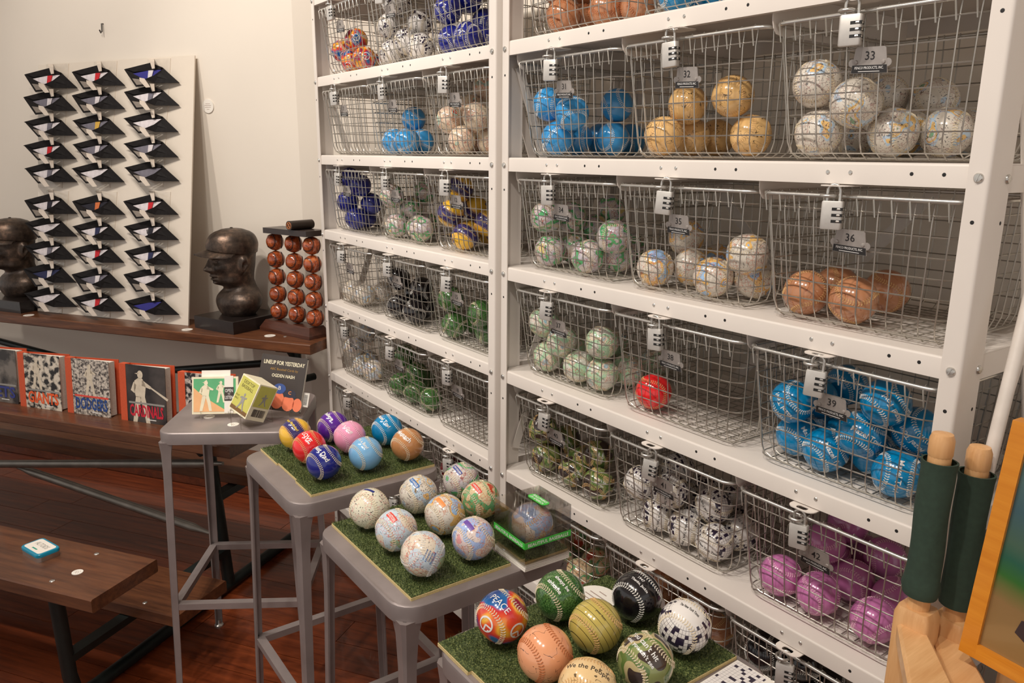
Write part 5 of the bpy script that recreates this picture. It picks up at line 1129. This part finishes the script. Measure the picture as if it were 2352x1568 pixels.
# ------------------------------------------------------------------ folded wooden chairs, framed print, pole and cabinet at the right end
CHW = wood('pale_beech', srgb(206, 152, 98), srgb(234, 188, 134), 5, 0.42, 0.1, 2)
CHA = wood('pale_beech_arm', srgb(206, 152, 98), srgb(234, 188, 134), 5, 0.42, 0.1, 1)
GRF = plain('dark_green_cloth', srgb(44, 62, 50), 0.9, var=0.12, scale=120, bump=0.15)
def chair(M_, label, h0=0.872, h1=1.085, arm=True):
    T = thing('folding_chair', label, 'chair', M_, 'folded wooden chairs with green cloth sleeves')
    for k, (dx, dy, dz) in enumerate(((0, 0, 0), (0.024, 0.050, -0.020))):
        Mx = Matrix.Translation((dx, dy, dz))
        b = MB(); b.loft([[(x, y, z) for x, y in rrect(0.046*s, 0.040*s, 0.007, 3)] for s, z in ((0.95, 0.0-dz), (1.0, 0.02), (1.0, h0-0.004), (0.86, h0+0.006))], True, 0, Mx); p = b.obj('post', CHW, T, 35)
        b = MB(); b.lathe([(0.0001, h0-0.01), (0.0135, h0-0.01), (0.0135, h1+0.006), (0.0001, h1+0.006)], 18, Mx); b.obj('dowel', CHW, T, 40)
        b = MB(); b.lathe([(0.0001, h1), (0.0128, h1), (0.0146, h1+0.005), (0.0146, h1+0.024), (0.0120, h1+0.031), (0.0001, h1+0.033)], 20, Mx); b.obj('knob', CHW, T, 50)
        # cloth sleeve with folds at the lower hem
        n = 20; rings = []
        for j in range(16):
            t = j/15; z = h1-0.004-(h1-0.004-(h0+0.024))*t
            w = 1.0+0.012*math.sin(t*9+k)+ (0.16*math.exp(-((t-0.93)/0.05)**2) if k == 0 else 0.05*math.exp(-((t-0.96)/0.03)**2)) + 0.07*math.exp(-(t/0.03)**2)
            rings.append([(0.0205*w*(1+0.04*math.sin(3*a+j*0.7))*math.cos(a), 0.0185*w*math.sin(a), z) for a in [2*math.pi*i/n for i in range(n)]])
        b = MB(); b.loft(rings, False, 0, Mx); inner = [[(x*0.88, y*0.88, z) for x, y, z in r] for r in rings]; b.loft([inner[0], rings[0]], False, 0, Mx); b.loft([rings[-1], inner[-1]], False, 0, Mx); b.obj('cloth_sleeve', GRF, T, 60)
        # arm rail running towards the room
        if arm:
            rs = []
            for t in (0, 0.12, 0.3, 0.55, 0.8, 1.0):
                y = -0.014-0.40*t; z = h0-0.028-0.012*t; w = 0.017+0.014*math.sin(min(1, t*1.4)*math.pi/2)
                rs.append([(0.78*x-0.62*(y+0.014)*1.0+0.0, 0.62*x+0.78*y, z+q) for x, q in ((-w, -0.011), (w, -0.011), (w, 0.007), (w-0.004, 0.011), (-w+0.004, 0.011), (-w, 0.007))])
            b = MB(); b.loft(rs, True, 0, Mx); b.obj('arm_rail', CHA, T, 35)
    return T
chair(Matrix.Translation((1.0705, -0.100, 0)), 'folded pale beech chair with two dark green cloth sleeves against the shelf post')
chair(Matrix.Translation((1.150, 0.045, 0)), 'second folded chair with green cloth sleeves behind the first, beside the shelving', 0.872, 1.075, True)
# framed print resting on the chair arms
bl_ = aty(2207, 1488, -0.106); tl_ = aty(2332, 962, -0.100)
fup = (tl_-bl_); fh = fup.length; fup.normalize(); fex = Vector((1, -0.04, 0)); fex = fex-fup*fex.dot(fup); Mf = frame_xy(bl_, fex, fup)
FRW = wood('orange_frame_wood', srgb(206, 124, 30), srgb(232, 156, 52), 5, 0.3, 0.4)
T = thing('framed_print', 'ballpark print in an orange wooden frame resting on the chair arms', 'picture', Mf)
fwid = 0.23; fr = 0.019
def bar(x0_, y0_, x1_, y1_, nm):
    MB().box(x0_, x1_, y0_, y1_, -0.014, 0.006).obj('frame_rail', FRW, T, 0)
bar(0, 0, fr, fh, 'l'); bar(fwid-fr, 0, fwid, fh, 'r'); bar(fr, 0, fwid-fr, fr, 'b'); bar(fr, fh-fr, fwid-fr, fh, 't')
def bands():
    t = NT('ballpark_print'); c = t.coord(); sp = t.n('ShaderNodeSeparateXYZ'); t.put(sp.inputs[0], c); w = t.noise(c, 14, 3)
    y = t.math('ADD', t.math('DIVIDE', sp.outputs[1], fh), t.math('MULTIPLY', t.math('SUBTRACT', w, 0.5), 0.06))
    y = t.math('ADD', y, t.math('MULTIPLY', sp.outputs[0], 0.55))
    return t.fin(t.ramp(y, [(0.0, srgb(150, 118, 74)), (0.30, srgb(140, 110, 70)), (0.40, srgb(52, 104, 44)), (0.47, srgb(40, 92, 74)), (0.54, srgb(70, 98, 82)), (0.68, srgb(62, 92, 100)), (0.86, srgb(82, 112, 108)), (1.0, srgb(96, 120, 116))]), 0.15, coat=0.5)
MB().box(fr, fwid-fr, fr, fh-fr, -0.006, 0.001).obj('print', bands(), T, 0)
b = MB(); b.add([(0.052, 0.056, 0.0016), (0.070, 0.046, 0.0016), (0.098, 0.052, 0.0016), (0.096, 0.064, 0.0016), (0.076, 0.060, 0.0016), (0.066, 0.076, 0.0016), (0.056, 0.074, 0.0016)], [tuple(range(7))]); b.obj('dark_shape_print', plain('print_shade', srgb(56, 44, 48), 0.3), T, 0)
MB().box(0.036, 0.10, fh-0.062, fh-0.030, 0.001, 0.0014).obj('title_panel_print', plain('print_deep_blue', srgb(30, 52, 84), 0.3), T, 0)
# white leaning pole, beige cabinet
MB_ = MB(); MB_.tube([Vector((1.0985, -0.034, 1.040)), aty(2352, 740, 0.045), aty(2352, 740, 0.045)*2.0-Vector((1.0985, -0.034, 1.040))], 0.0085, 12); tag(MB_.obj('leaning_pole', plain('white_pole', srgb(214, 204, 194), 0.4), None, 60), 'thin white pole leaning behind the folded chairs', 'pole')
cz = aty(2335, 932, 0.30)
CBT = thing('cabinet', 'beige cabinet standing beside the shelving behind the framed print', 'cabinet', Matrix.Translation((1.16, 0.30, 0)))
MB().box(0.0, 0.8, 0.0, 0.2, 0, cz.z-0.02).obj('carcass', plain('beige_panel', srgb(150, 132, 112), 0.6), CBT, 0)
MB().box(-0.012, 0.82, -0.012, 0.21, cz.z-0.02, cz.z).obj('worktop', plain('beige_top', srgb(190, 172, 148), 0.5), CBT, 0)
